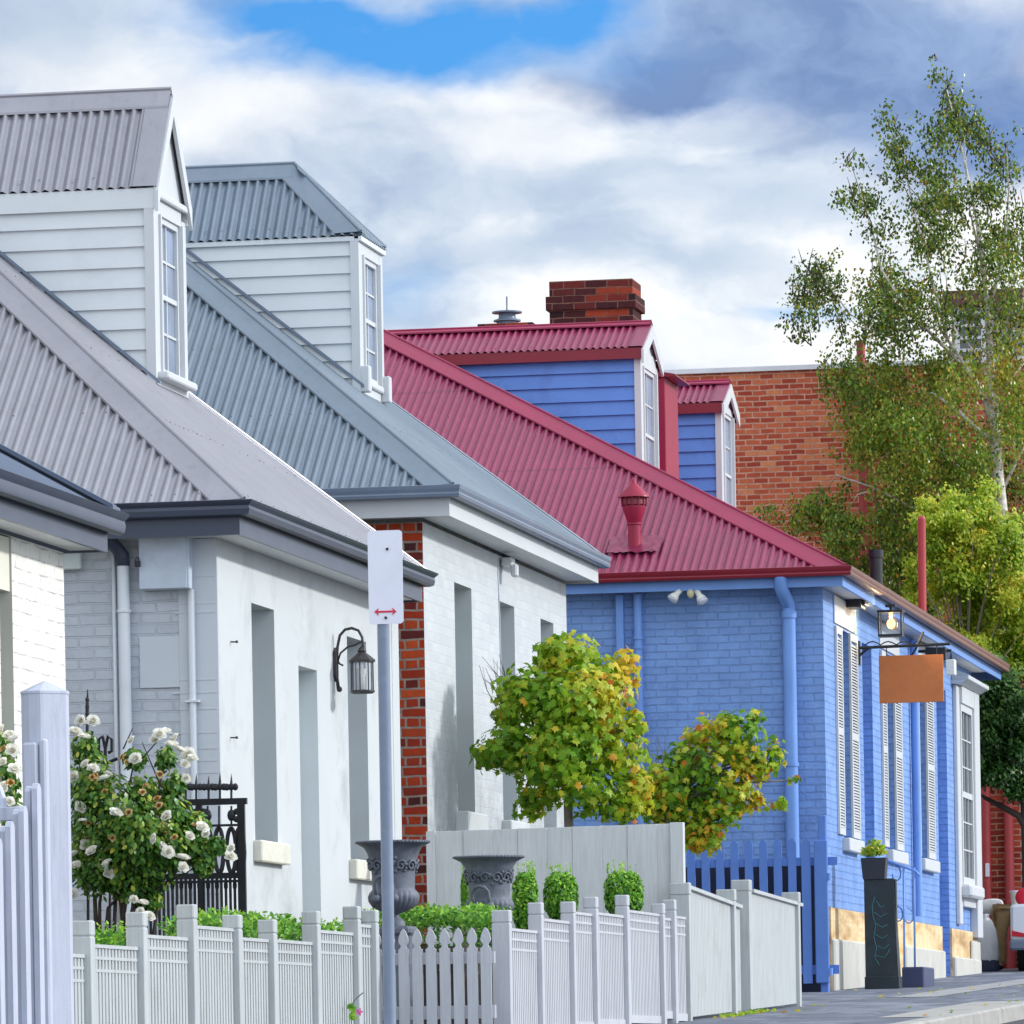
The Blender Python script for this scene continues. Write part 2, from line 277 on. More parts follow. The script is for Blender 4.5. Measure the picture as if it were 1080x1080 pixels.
# ------------------------------------------------------------------ mesh builder
class MB:
    def __init__(s): s.v = []; s.f = []; s.tone = []; s.hastone = False; s.mark = None
    def add(s, vs, fs, tone=None):
        o = len(s.v); s.v += [tuple(p) for p in vs]; s.f += [tuple(i+o for i in f) for f in fs]
        if tone is not None: s.hastone = True
        s.tone += [tone if tone is not None else .5]*len(vs)
        return s
    def quad(s, a, b, c, d): return s.add([a, b, c, d], [(0, 1, 2, 3)])
    def box(s, x0, x1, y0, y1, z0, z1, bev=0):
        if x0 > x1: x0, x1 = x1, x0
        if y0 > y1: y0, y1 = y1, y0
        if z0 > z1: z0, z1 = z1, z0
        if bev <= 0:
            vs = [(x, y, z) for z in (z0, z1) for y in (y0, y1) for x in (x0, x1)]
            return s.add(vs, [(0, 2, 3, 1), (4, 5, 7, 6), (0, 1, 5, 4), (2, 6, 7, 3), (0, 4, 6, 2), (1, 3, 7, 5)])
        b = min(bev, (x1-x0)*.45, (y1-y0)*.45, (z1-z0)*.45)
        def ring(z, i): return [(x0+b+i, y0+i, z), (x1-b-i, y0+i, z), (x1-i, y0+b+i, z), (x1-i, y1-b-i, z), (x1-b-i, y1-i, z), (x0+b+i, y1-i, z), (x0+i, y1-b-i, z), (x0+i, y0+b+i, z)]
        vs = ring(z0, b*.7)+ring(z0+b, 0)+ring(z1-b, 0)+ring(z1, b*.7)
        fs = [tuple(range(7, -1, -1)), tuple(range(24, 32))]
        for k in range(3):
            for i in range(8): fs.append((k*8+i, k*8+(i+1) % 8, k*8+8+(i+1) % 8, k*8+8+i))
        return s.add(vs, fs)
    def obox(s, O, ex, ey, ez):
        O, ex, ey, ez = map(Vector, (O, ex, ey, ez))
        vs = [O+ex*x+ey*y+ez*z for z in (0, 1) for y in (0, 1) for x in (0, 1)]
        return s.add(vs, [(0, 2, 3, 1), (4, 5, 7, 6), (0, 1, 5, 4), (2, 6, 7, 3), (0, 4, 6, 2), (1, 3, 7, 5)])
    def tube(s, path, r, n=8, caps=True):
        path = [Vector(p) for p in path]; R = r if isinstance(r, (list, tuple)) else [r]*len(path)
        vs = []; fs = []; prev = None
        for i, p in enumerate(path):
            t = (path[min(i+1, len(path)-1)]-path[max(i-1, 0)])
            if t.length < 1e-9: t = Vector((0, 0, 1))
            t.normalize()
            if prev is None: a = t.orthogonal().normalized()
            else: a = (prev-t*prev.dot(t)); a = a.normalized() if a.length > 1e-6 else t.orthogonal().normalized()
            prev = a; b = t.cross(a)
            for k in range(n):
                q = 2*math.pi*k/n; vs.append(p+(a*math.cos(q)+b*math.sin(q))*R[i])
        for i in range(len(path)-1):
            for k in range(n): fs.append((i*n+k, i*n+(k+1) % n, (i+1)*n+(k+1) % n, (i+1)*n+k))
        if caps: fs.append(tuple(range(n-1, -1, -1))); fs.append(tuple((len(path)-1)*n+k for k in range(n)))
        return s.add(vs, fs)
    def lathe(s, c, prof, n=24, lobes=None):
        vs = []; fs = []
        for i, (r, z) in enumerate(prof):
            for k in range(n):
                q = 2*math.pi*k/n; rr = r
                if lobes and lobes[0] <= i <= lobes[1]: rr = r*(1+lobes[3]*abs(math.sin(q*lobes[2]/2)) - lobes[3]*.5)
                vs.append((c[0]+rr*math.cos(q), c[1]+rr*math.sin(q), c[2]+z))
        for i in range(len(prof)-1):
            for k in range(n): fs.append((i*n+k, i*n+(k+1) % n, (i+1)*n+(k+1) % n, (i+1)*n+k))
        fs.append(tuple(range(n-1, -1, -1))); fs.append(tuple((len(prof)-1)*n+k for k in range(n)))
        return s.add(vs, fs)
    def prism(s, poly, d):
        d = Vector(d); n = len(poly); vs = [Vector(p) for p in poly]+[Vector(p)+d for p in poly]
        fs = [tuple(range(n)), tuple(range(2*n-1, n-1, -1))]
        for i in range(n): fs.append((i, n+i, n+(i+1) % n, (i+1) % n))
        return s.add(vs, fs)
    def sweep(s, path, outs, prof, closed=False):
        """profile points (out, up) carried along path; outs = outward direction at each vertex (mitred)"""
        n = len(prof); vs = []; fs = []
        for p, o in zip(path, outs):
            for (a, b) in prof: vs.append((p[0]+o[0]*a, p[1]+o[1]*a, p[2]+b))
        for i in range(len(path)-1):
            for k in range(n): fs.append((i*n+k, (i+1)*n+k, (i+1)*n+(k+1) % n, i*n+(k+1) % n))
        fs.append(tuple(range(n))); fs.append(tuple((len(path)-1)*n+k for k in range(n-1, -1, -1)))
        return s.add(vs, fs)
    def sphere(s, c, r, n=10, m=7, sc=(1, 1, 1)):
        prof = []
        for i in range(m+1):
            q = -math.pi/2+math.pi*i/m; prof.append((max(1e-4, r*math.cos(q)), r*math.sin(q)))
        vs = []; fs = []
        for (rr, z) in prof:
            for k in range(n): vs.append((c[0]+sc[0]*rr*math.cos(2*math.pi*k/n), c[1]+sc[1]*rr*math.sin(2*math.pi*k/n), c[2]+sc[2]*z))
        for i in range(m):
            for k in range(n): fs.append((i*n+k, i*n+(k+1) % n, (i+1)*n+(k+1) % n, (i+1)*n+k))
        return s.add(vs, fs)
    def torus(s, c, ax, ay, R1, R2, r, n=28, m=6):
        ax, ay = Vector(ax), Vector(ay)
        path = [Vector(c)+ax*R1*math.cos(2*math.pi*k/n)+ay*R2*math.sin(2*math.pi*k/n) for k in range(n+1)]
        return s.tube(path, r, m, False)
    def corr(s, O, e, up, n, poly, pitch=.091, amp=.0165, sub=8, screws=None, rows=3):
        """corrugated sheet on the plane O + e*a + up*b, clipped to a convex polygon of (a, b)"""
        O, e, up, n = map(Vector, (O, e, up, n))
        a0 = min(p[0] for p in poly); a1 = max(p[0] for p in poly)
        N = int((a1-a0)/pitch*sub); vs = []; fs = []
        for i in range(N+1):
            a = a0+1e-4+(a1-a0-2e-4)*i/N; lo, hi = 1e9, -1e9
            for k in range(len(poly)):
                p, q = poly[k], poly[(k+1) % len(poly)]
                if (p[0]-a)*(q[0]-a) <= 0 and abs(p[0]-q[0]) > 1e-9:
                    b = p[1]+(q[1]-p[1])*(a-p[0])/(q[0]-p[0]); lo = min(lo, b); hi = max(hi, b)
            if hi < lo: hi = lo = 0
            h = amp*math.cos(2*math.pi*a/pitch)
            for r in range(rows):
                b = lo+(hi-lo)*r/(rows-1)
                vs.append(O+e*a+up*b+n*(h+.0012*math.sin(b*2.3+a*.7)))
        for i in range(N):
            for r in range(rows-1): fs.append((i*rows+r, (i+1)*rows+r, (i+1)*rows+r+1, i*rows+r+1))
        s.add(vs, fs)
        return s
    def build(s, name, mat, parent=None, smooth=False, loc=None, auto=None):
        base = Vector(loc) if loc is not None else (ORG[parent.name] if parent is not None else Vector((0, 0, 0)))
        me = bpy.data.meshes.new(name)
        me.from_pydata([(p[0]-base[0], p[1]-base[1], p[2]-base[2]) for p in s.v], [], s.f)
        if s.hastone:
            at_ = me.attributes.new('tone', 'FLOAT', 'POINT'); at_.data.foreach_set('value', s.tone)
        me.materials.append(mat)
        if s.mark is not None:
            me.materials.append(s.mark[1]); n_ = len(s.f); me.polygons.foreach_set('material_index', [0 if i < s.mark[0] else 1 for i in range(n_)])
        if smooth:
            me.polygons.foreach_set('use_smooth', [True]*len(me.polygons))
            if auto: me.set_sharp_from_angle(angle=math.radians(auto))
        me.update()
        o = bpy.data.objects.new(name, me); COL.objects.link(o)
        if parent is not None: o.parent = parent
        else: o.location = base
        ORG[o.name] = base
        return o
ORG = {}
def tag(o, label=None, cat=None, group=None, kind=None):
    if label: o['label'] = label
    if cat: o['category'] = cat
    if group: o['group'] = group
    if kind: o['kind'] = kind
    return o
def thing(name, label, cat, loc, group=None):
    o = bpy.data.objects.new(name, None); COL.objects.link(o); o.location = loc; o.empty_display_size = .2
    ORG[o.name] = Vector(loc); return tag(o, label, cat, group)
# leaves -------------------------------------------------------------
MAPLE = [(0, 0), (.32, -.02), (.24, .2), (.62, .36), (.34, .48), (.36, .66), (.16, .62), (0, 1), (-.16, .62), (-.36, .66), (-.34, .48), (-.62, .36), (-.24, .2), (-.32, -.02)]
OVAL = [(0, 0), (.3, .35), (.22, .72), (0, 1), (-.22, .72), (-.3, .35)]
DIAM = [(0, 0), (.34, .45), (0, 1), (-.34, .45)]
def leaf(mb, p, nrm, tip, size, shape, tone, fold=.25):
    n = Vector(nrm).normalized(); t = Vector(tip); t = t-n*t.dot(n)
    t = t.normalized() if t.length > 1e-5 else n.orthogonal().normalized()
    x = t.cross(n)
    vs = [Vector(p)+(x*a+t*(b-.4)-n*(abs(a)*fold+.25*b*b))*size for a, b in shape]
    mb.add(vs, [tuple(range(len(vs)))], tone)
def rvec():
    v = Vector((random.gauss(0, 1), random.gauss(0, 1), random.gauss(0, 1)))
    return v.normalized() if v.length > 1e-6 else Vector((0, 0, 1))
def fill(mb, c, r, n, size, shape, tonef, shell=.55, droop=.5, out=.8, up=.45):
    """leaves through an ellipsoid lump, more of them near its outside"""
    c = Vector(c); r = Vector(r)
    for _ in range(n):
        d = rvec(); k = (shell+(1-shell)*random.random()) if random.random() < .8 else random.random()
        p = c+Vector((d.x*r.x, d.y*r.y, d.z*r.z))*k
        nn = d*out+Vector((0, 0, up))+rvec()*.6
        tp = Vector((d.x, d.y, -droop))+rvec()*.5
        leaf(mb, p, nn, tp, size*random.uniform(.65, 1.25), shape, min(1, max(0, tonef(p, d))))
# ------------------------------------------------------------------ architecture helpers
GUT = [(0, 0), (0, -.10), (.055, -.112), (.085, -.10), (.095, -.06), (.088, -.035), (.112, -.012), (.122, .004), (.112, .008), (.1, -.004), (.078, -.03), (.08, -.07), (.02, -.09), (.012, 0)]
BOXG = [(0, 0), (0, -.095), (.07, -.108), (.1, -.1), (.108, -.075), (.1, -.06), (.112, -.03), (.118, .0), (.106, .004), (.09, -.03), (.085, -.085), (.02, -.085), (.012, 0)]
def eave_path(xl, y0, xr, y1, z):
    pts = [(xl, y0, z), (xr, y0, z), (xr, y1, z), (xl, y1, z)]
    outs = [(0, -1), (1, -1), (1, 1), (0, 1)]
    return pts, outs
def wall_x(mb, X, y0, y1, z0, z1, holes, depth=.25):
    """wall in the plane x = X (outside is +x) with rectangular holes and reveals"""
    ys = sorted({y0, y1, *[h[0] for h in holes], *[h[1] for h in holes]}); zs = sorted({z0, z1, *[h[2] for h in holes], *[h[3] for h in holes]})
    for i in range(len(ys)-1):
        for j in range(len(zs)-1):
            ym, zm = (ys[i]+ys[i+1])/2, (zs[j]+zs[j+1])/2
            if any(h[0] < ym < h[1] and h[2] < zm < h[3] for h in holes): continue
            mb.quad((X, ys[i], zs[j]), (X, ys[i+1], zs[j]), (X, ys[i+1], zs[j+1]), (X, ys[i], zs[j+1]))
def reveal_x(mb, X, h, depth, t=.004):
    y0, y1, z0, z1 = h; x = X-depth
    mb.quad((X, y0, z0), (X, y0, z1), (x, y0, z1), (x, y0, z0)); mb.quad((X, y1, z0), (x, y1, z0), (x, y1, z1), (X, y1, z1))
    mb.quad((X, y0, z1), (X, y1, z1), (x, y1, z1), (x, y0, z1)); mb.quad((X, y0, z0), (x, y0, z0), (x, y1, z0), (X, y1, z0))
def sash(parent, X, y0, y1, z0, z1, frame, glass, bars=(2, 2), w=.05, name='window'):
    """two-sash window facing +x, its glass at X-0.03"""
    mb = MB(); d = .06
    mb.box(X-d, X, y0, y0+w, z0, z1); mb.box(X-d, X, y1-w, y1, z0, z1); mb.box(X-d, X, y0+w, y1-w, z1-w, z1); mb.box(X-d, X, y0+w, y1-w, z0, z0+w)
    zm = (z0+z1)/2; mb.box(X-d+.01, X-.008, y0+w, y1-w, zm-w*.4, zm+w*.4)
    for k in range(1, bars[0]):
        y = y0+w+(y1-y0-2*w)*k/bars[0]; mb.box(X-.045, X-.016, y-.011, y+.011, z0+w, zm-w*.4); mb.box(X-.045, X-.016, y-.011, y+.011, zm+w*.4, z1-w)
    for k in range(1, bars[1]):
        for (a, b) in ((z0+w, zm), (zm, z1-w)):
            z = a+(b-a)*k/bars[1]; mb.box(X-.044, X-.018, y0+w, y1-w, z-.01, z+.01)
    f = mb.build(name, frame, parent)
    g = MB().box(X-.038, X-.032, y0+w*.6, y1-w*.6, z0+w*.6, z1-w*.6)
    gp = f if parent.parent is None else parent
    g.build('glass', glass, gp); return f
def boards_y(mb, Y, x0, x1, z0, z1, exp=.155, lap=.018):
    """weatherboards on the plane y = Y facing -y"""
    z = z1; k = 0
    while z > z0:
        zb = max(z-exp, z0); j = random.uniform(-.002, .002)
        mb.add([(x0, Y-.003, z), (x1, Y-.003, z), (x1, Y-lap-j, zb), (x0, Y-lap-j, zb), (x0, Y+.0, zb), (x1, Y+.0, zb)], [(3, 2, 1, 0), (4, 5, 2, 3)])
        z = zb
def boards_x(mb, X, y0, y1, z0, z1, exp=.155, lap=.018):
    z = z1
    while z > z0:
        zb = max(z-exp, z0)
        mb.add([(X+.003, y0, z), (X+.003, y1, z), (X+lap, y1, zb), (X+lap, y0, zb), (X, y0, zb), (X, y1, zb)], [(0, 1, 2, 3), (3, 2, 5, 4)]); z = zb
def capstrip(mb, P, Q, sideA, sideB, w, lift=.036, roll=.016, eaves_=None):
    """ridge or hip cap from P to Q: two folded wings lying along sideA / sideB and a rolled top"""
    P, Q, A, B = Vector(P), Vector(Q), Vector(sideA), Vector(sideB)
    up = Vector((0, 0, lift))
    for W in (A, B):
        N = 14
        a = [P+up+(Q-P)*i/N for i in range(N+1)]
        b = [q+W*w+Vector((0, 0, .009)) for q in a]
        if eaves_:
            ed = Vector(eaves_[0] if W is A else eaves_[1]); hd = (Q-P).normalized(); pl_ = (ed-hd*ed.dot(hd)).length
            b0 = a[0]+ed*(w/pl_)+Vector((0, 0, -lift*.3)); b = [b0+(b[-1]-b0)*i/N for i in range(N+1)]
        vs = []; fs = []
        for i in range(N+1): vs += [a[i], b[i], b[i]-Vector((0, 0, .02))]
        for i in range(N):
            o = i*3; fs += [(o, o+3, o+4, o+1), (o+1, o+4, o+5, o+2)]
        mb.add(vs, fs)
    mb.tube([P+up, Q+up], roll, 8)
def screws(mb, pts, n, r=.0085):
    n = Vector(n)
    for p in pts: mb.tube([Vector(p), Vector(p)+n*.008], [r, r*.7], 6)
exec_order = []
# ================================================================== HOUSES
def hip_roof(root, xe, y0, y1, ze, t, amax, wide, mat, capw, capm=None, pitch=.091):
    """hip roof: eave corner (xe, y0), facing the street at +x; returns parts"""
    k = math.sqrt(1+t*t); h = (y1-y0)/2; a = min(amax, h); capm = capm or mat
    side = MB(); s0 = -.05
    if a < h-1e-6:   # ridge runs along the street
        side.corr((xe, y0, ze), (-1, 0, 0), (0, 1/k, t/k), (0, -t/k, 1/k), [(0, 0), (a, a*k), (2*a, 0)], pitch)
        st = MB().corr((xe, y0, ze), (0, 1, 0), (-1/k, 0, t/k), (t/k, 0, 1/k), [(0, 0), (a, a*k), (y1-y0-a, a*k), (y1-y0, 0)])
        far = MB().corr((xe, y1, ze), (-1, 0, 0), (0, -1/k, t/k), (0, t/k, 1/k), [(0, 0), (a, a*k), (2*a, 0)], sub=4)
        back = MB().corr((xe-2*a, y0, ze), (0, 1, 0), (1/k, 0, t/k), (-t/k, 0, 1/k), [(0, 0), (a, a*k), (y1-y0-a, a*k), (y1-y0, 0)], sub=4)
    else:
        side.corr((xe, y0, ze), (-1, 0, 0), (0, 1/k, t/k), (0, -t/k, 1/k), [(0, 0), (a, a*k), (wide, a*k), (wide, 0)])
        st = MB().corr((xe, y0, ze), (0, 1, 0), (-1/k, 0, t/k), (t/k, 0, 1/k), [(0, 0), (a, a*k), (2*a, 0)])
        far = MB().corr((xe, y1, ze), (-1, 0, 0), (0, -1/k, t/k), (0, t/k, 1/k), [(0, 0), (a, a*k), (wide, a*k), (wide, 0)], sub=4)
        back = None
    n = Vector((0, -t/k, 1/k)); side.mark = (len(side.f), M['screw']); st.mark = (len(st.f), M['screw'])
    for b in (.12, 1.25, 2.4, 3.5, 4.7):
        if b > a*k-.2: break
        for i in range(int(wide/pitch/2)):
            x = pitch*2*i
            if x > b/k+.15 and random.random() < .8: screws(side, [Vector((xe-x, y0+b/k, ze+b*t/k))+n*.0095], n)
    n2 = Vector((t/k, 0, 1/k))
    for b in (.15, 1.2, 2.3, 3.4):
        if b > a*k-.2: break
        for i in range(int((y1-y0)/.152)):
            y = .152*i
            if b/k+.2 < y < (y1-y0)-b/k-.1 and random.random() < .75: screws(st, [Vector((xe-b/k, y0+y, ze+b*t/k))+n2*.0095], n2)
    r1 = side.build('roof_side', mat, root, True); r2 = st.build('roof_front', mat, root, True); far.build('roof_rear', mat, root, True)
    if back: back.build('roof_back', mat, root, True)
    # hip caps
    for (P, Q, sA, sB, w1) in (((xe, y0, ze), (xe-a, y0+a, ze+t*a), (-1, 0, 0), (0, 1, 0), capw), ((xe, y1, ze), (xe-a, y1-a, ze+t*a), (-1, 0, 0), (0, -1, 0), capw*.8)):
        P, Q = Vector(P), Vector(Q); hd = (Q-P).normalized()
        A = Vector(sA); A = (A-hd*A.dot(hd)).normalized(); B = Vector(sB); B = (B-hd*B.dot(hd)).normalized()
        c = MB(); capstrip(c, P, Q, A, B, w1, eaves_=(sA, sB)); c.build('hip_cap', capm, root)
    # main ridge
    c = MB()
    if back: P, Q = Vector((xe-a, y0+a, ze+t*a)), Vector((xe-a, y1-a, ze+t*a)); A, B = Vector((1/k, 0, -t/k)), Vector((-1/k, 0, -t/k))
    else: P, Q = Vector((xe-a, y0+a, ze+t*a)), Vector((xe-wide, y0+a, ze+t*a)); A, B = Vector((0, -1/k, -t/k)), Vector((0, 1/k, -t/k))
    capstrip(c, P, Q, A, B, .16); c.build('ridge_cap', capm, root)
def eaves(root, xl, y0, xr, y1, zt, gmat, fmat, smat, fh, wx, wy0, wy1, prof=GUT, split=None):
    pts, outs = eave_path(xl, y0, xr, y1, zt)
    if split:
        MB().sweep(pts[:2], outs[:2], prof).build('gutter', gmat, root); MB().sweep(pts[1:], outs[1:], prof).build('gutter', split, root)
    else: MB().sweep(pts, outs, prof).build('gutter', gmat, root)
    zb = zt-fh
    MB().sweep(pts, outs, [(-.003, -.01), (-.003, -fh), (-.03, -fh), (-.03, -.01)]).build('fascia', fmat, root)
    # soffit from the fascia to the wall
    s = MB(); z = zb+.015
    s.box(xl, xr-.03, y0+.03, wy0-.002, z, z+.012); s.box(wx+.002, xr-.03, wy0-.002, wy1+.002, z, z+.012)
    s.build('soffit', smat, root)
def gable_poly(fx, y0, ym, y1, z0, zr): return [(fx, y0, z0), (fx, y1, z0), (fx, ym, zr)]
def dormer(root, fx, y0, y1, zf, ze, zr, back, wallmat, trim, roofmat, style, ohy, fh, fmat, exp, winz, frontoh=.05, capw=.2, glass='pale_glass', verge=.2):
    ym = (y0+y1)/2
    w = MB(); boards_y(w, y0, fx-back, fx-.012, zf-1.2, ze-fh+.03, exp, .034 if style == 'gable' else .03)
    d = w.build('dormer', wallmat, root)
    c = MB()
    c.quad((fx-back, y1, zf-1.2), (fx-.1, y1, zf-1.2), (fx-.1, y1, ze), (fx-back, y1, ze)); c.build('far_wall', wallmat, d)
    # front frame
    f = MB(); wy0, wy1 = y0+.15, y1-.15; wz0, wz1 = winz
    f.box(fx-.06, fx+.02, y0-.046, y0+.13, zf-.5, ze-fh+.02); f.box(fx-.06, fx+.02, y1-.13, y1+.022, zf-.5, ze-fh+.02)
    f.box(fx-.06, fx+.018, y0+.13, y1-.13, wz1, ze-.002); f.box(fx-.06, fx+.018, y0+.13, y1-.13, zf-.5, wz0-.06)
    f.box(fx-.04, fx+.04, y0-.002+.13, y0+.17, wz0, wz1); f.box(fx-.04, fx+.04, y1-.17, y1-.13, wz0, wz1)
    f.build('front_frame', trim, d)
    MB().box(fx-.08, fx+(.05 if style == 'hip' else .11), y0+.02, y1-.02, wz0-.06, wz0-.0, .012).build('sill', trim, d)
    sash(d, fx-.0, wy0+.02, wy1-.02, wz0, wz1, trim, M[glass], (2, 2))
    # fascia boards under the eave
    e0, e1 = y0-ohy, y1+ohy
    b = MB(); b.box(fx-back, fx+frontoh-.01, e0+.012, e0+.045, ze-fh, ze-.006); b.box(fx-back, fx+frontoh-.01, e1-.045, e1-.012, ze-fh, ze-.006)
    b.box(fx-back, fx+frontoh-.012, e0+.045, y0, ze-fh+.01, ze-fh+.022)
    if style == 'hip': b.box(fx+frontoh+.03, fx+frontoh+.06, e0+.012, e1-.012, ze-fh, ze-.006)
    b.build('eave_board', fmat, d)
    L = math.hypot(ym-e0, zr-ze); uy, uz = (ym-e0)/L, (zr-ze)/L
    xr = fx+frontoh
    for sgn, ys in ((1, e0), (-1, e1)):
        r = MB(); O = (xr, ys, ze); n = (0, -uz*sgn, uy)
        if style == 'hip':
            hx = style_hip_x[0]; run = xr+.06-hx
            r.corr((xr+.06, ys, ze), (-1, 0, 0), (0, uy*sgn, uz), n, [(0, 0), (run, L), (back, L), (back, 0)])
        else:
            r.corr((xr-verge, ys, ze), (-1, 0, 0), (0, uy*sgn, uz), n, [(0, 0), (0, L), (back, L), (back, 0)])
            nn = Vector(n); A = Vector(O)+nn*.013; U = Vector((0, uy*sgn, uz)); X = Vector((-1, 0, 0))
            r.quad(A, A+X*(verge+.02), A+X*(verge+.02)+U*L, A+U*L)
            r.quad(A, A+U*L, A+U*L-nn*.05, A-nn*.05)
        for i in range(int(back/.152)):
            r_ = Vector((xr-verge-.03-.152*i, ys, ze))+Vector((0, uy*sgn, uz))*.12+Vector(n)*.0095
            if i and random.random() < .8: screws(r, [r_], n, .008)
        r.build('roof_slope', roofmat, d, True, auto=40)
    c = MB()
    if style == 'hip':
        hx = style_hip_x[0]
        capstrip(c, (hx, ym, zr), (xr-back, ym, zr), (0, -uy, -uz), (0, uy, -uz), capw)
        lf = Vector((0, 0, .024)); E0 = Vector((hx, ym, zr))+lf
        for ys in (e0, e1):
            P, Q = Vector((xr+.06, ys, ze)), Vector((hx, ym, zr)); hd = (Q-P).normalized()
            A = Vector((-1, 0, 0)); A = (A-hd*A.dot(hd)).normalized(); B = Vector((0, 1 if ys == e0 else -1, 0)); B = (B-hd*B.dot(hd)).normalized()
            capstrip(c, P, Q, A, B, capw, eaves_=((-1, 0, 0), (0, 1 if ys == e0 else -1, 0)))
            c.add([E0, E0+A*capw, E0+Vector((0, -uy if ys == e0 else uy, -uz))*capw], [(0, 1, 2)])
        hf = MB(); run = xr+.06-hx; LL = math.hypot(run, zr-ze)
        hf.corr((xr+.06, e0, ze), (0, 1, 0), (-run/LL, 0, (zr-ze)/LL), ((zr-ze)/LL, 0, run/LL), [(0, 0), ((e1-e0)/2, LL), (e1-e0, 0)])
        hf.build('hip_end', roofmat, d, True)
    else:
        capstrip(c, (xr, ym, zr), (xr-back, ym, zr), (0, -uy, -uz), (0, uy, -uz), capw)
        g = MB().prism([(fx+.004, y0, ze-.02), (fx+.004, y1, ze-.02), (fx+.004, ym, zr-.06)], (-.04, 0, 0)); g.build('gable_panel', trim, d)
        bb = MB(); bw = .15; xb = xr-.012
        for sgn, ys in ((1, e0), (-1, e1)):
            P = Vector((xb, ys-sgn*.015, ze-.03)); Q = Vector((xb, ym, zr-.02)); dn = Vector((0, 0, -bw*1.15))
            if sgn == -1 or True: bb.prism([P, Q, Q+dn, P+dn*(1.0)], (.03, 0, 0))
        bb.build('barge_board', trim, d)
        if style == 'gable_cornice':
            MB().box(fx+.018, fx+.055, y0-.02, y1+.02, ze-.075, ze-.02, .01).build('cornice', trim, d)
    c.build('ridge_cap', M['red_cap'] if roofmat is M['roof_red'] else roofmat, d)
    k_ = roof_t[0]; s_ = MB(); zz = fx+.02
    s_.obox((fx+.05, y0-.05, zf-.03), (-back*.9, 0, back*.9*k_), (0, .05, 0), (0, 0, .03))
    if roofmat is not M['roof_red']: s_.build('base_flashing', M['gutter_mid'] if roofmat is not M['roof_red'] else M['red_dark'], d)
    return d
style_hip_x = [0]; roof_t = [.84]

# ---------------------------------------------------------------- cream brick house at the left edge
H0 = thing('cream_brick_house', 'cream painted brick house with dark slate roof edge at far left', 'house', (-9.6, 38, gz(38)))
hx = -9.615; wt = 3.28
hole0 = (36.4, at(13, 640, 38).y and atX(13, 640, hx).y, 1.2, atX(13, 624, hx).z); 
lint = (36.4, hole0[1], hole0[3], atX(13, 566, hx).z)
w = MB(); wall_x(w, hx, 30, 38, gz(34)-.6, wt, [(36.4, hole0[1], 1.2, lint[3])])
w.quad((-18, 38, gz(34)-.6), (-18, 38, wt), (hx, 38, wt), (hx, 38, gz(34)-.6)); w.build('wall', M['brick_cream'], H0)
r = MB(); reveal_x(r, hx, (36.4, hole0[1], 1.2, lint[3]), .3); r.build('reveal', paint('beige_reveal_paint', rgb(196, 196, 186), .7, .05, 2, .2), H0)
MB().box(hx-.29, hx-.012, 36.41, hole0[1]-.01, hole0[3], lint[3]-.01).build('lintel', paint('beige_lintel', rgb(214, 212, 198), .7, .05, 2, .3), H0)
sash(H0, hx-.2, 36.42, hole0[1]-.01, 1.22, hole0[3], M['white_trim'], M['dark_glass'])
xe0 = -9.372; ye0 = 38.30; ze0 = 3.53
pts = [(xe0, 29, ze0), (xe0, ye0, ze0), (-16, ye0, ze0)]; outs = [(1, 0), (1, .0), (0, .0)]
MB().sweep(pts[:2], outs[:2], [(p[0], p[1]*1.15) for p in GUT]).build('gutter', M['gutter_dark'], H0, True, auto=35)
f = MB(); f.box(xe0-.03, xe0-.003, 29, ye0-.1, ze0-.24, ze0-.012); f.box(-14, xe0-.03, ye0-.128, ye0-.1, ze0-.24, ze0-.02); f.build('fascia', M['gutter_dark'], H0)
MB().box(hx+.002, xe0-.03, 29, ye0-.13, ze0-.225, ze0-.21).build('soffit', paint('white_soffit_paint', rgb(206, 208, 210), .6), H0)  # soffit in slightly mottled off-white paint
t0 = .56; k0 = math.hypot(1, t0)
MB().corr((xe0+.03, 29, ze0+.0), (0, 1, 0), (-1/k0, 0, t0/k0), (t0/k0, 0, 1/k0), [(0, 0), (0, 5), (9.28, 5), (9.28, 0)]).build('roof', M['slate_roof'], H0, True)
v = MB(); v.obox((xe0+.05, 38.24, ze0-.01), (-4.6, 0, 4.6*t0), (0, .1, 0), (0, 0, .06)); v.obox((xe0+.05, 38.14, ze0+.03), (-4.6, 0, 4.6*t0), (0, .1, 0), (0, 0, .03)); v.build('verge_flashing', M['slate_roof'], H0)

# ---------------------------------------------------------------- white rendered cottage (lilac roof)
H1 = thing('rendered_cottage', 'white rendered cottage with lilac grey corrugated roof and a gabled dormer', 'house', (-10.25, 45.2, gz(45)))
X1 = -10.25; Y1a, Y1b = 45.2, 51.9
g1 = gz(45)-.3
holes = [(46.36, 47.18, 1.74, 3.57), (48.06, 48.77, .55, 3.19), (50.0, 50.8, 1.70, 3.55)]
w = MB(); wall_x(w, X1, Y1a, Y1b, g1, 3.98, holes); w.box(X1-.3, X1+.004, Y1b, 52.2, g1, 3.9); w.build('front_wall', M['render_white'], H1)
for h in holes: r = MB(); reveal_x(r, X1, h, .26); r.build('reveal', M['reveal_grey'], H1)
w = MB(); w.quad((-18, Y1a, g1), (X1, Y1a, g1), (X1, Y1a, 3.98), (-18, Y1a, 3.98)); w.build('side_wall', M['brick_side'], H1)
w = MB()
q0, q1 = at(188, 600, Y1a), at(147, 672, Y1a); q2 = at(188, 725, Y1a)
w.box(q0.x, X1-.001, Y1a-.014, Y1a-.001, g1, 3.97); w.box(q1.x, q0.x, Y1a-.016, Y1a-.001, q2.z, q1.z, .004)
w.box(q1.x-.4, q1.x-.02, Y1a-.012, Y1a-.001, at(150, 568, Y1a).z-.45, 3.97) if False else None
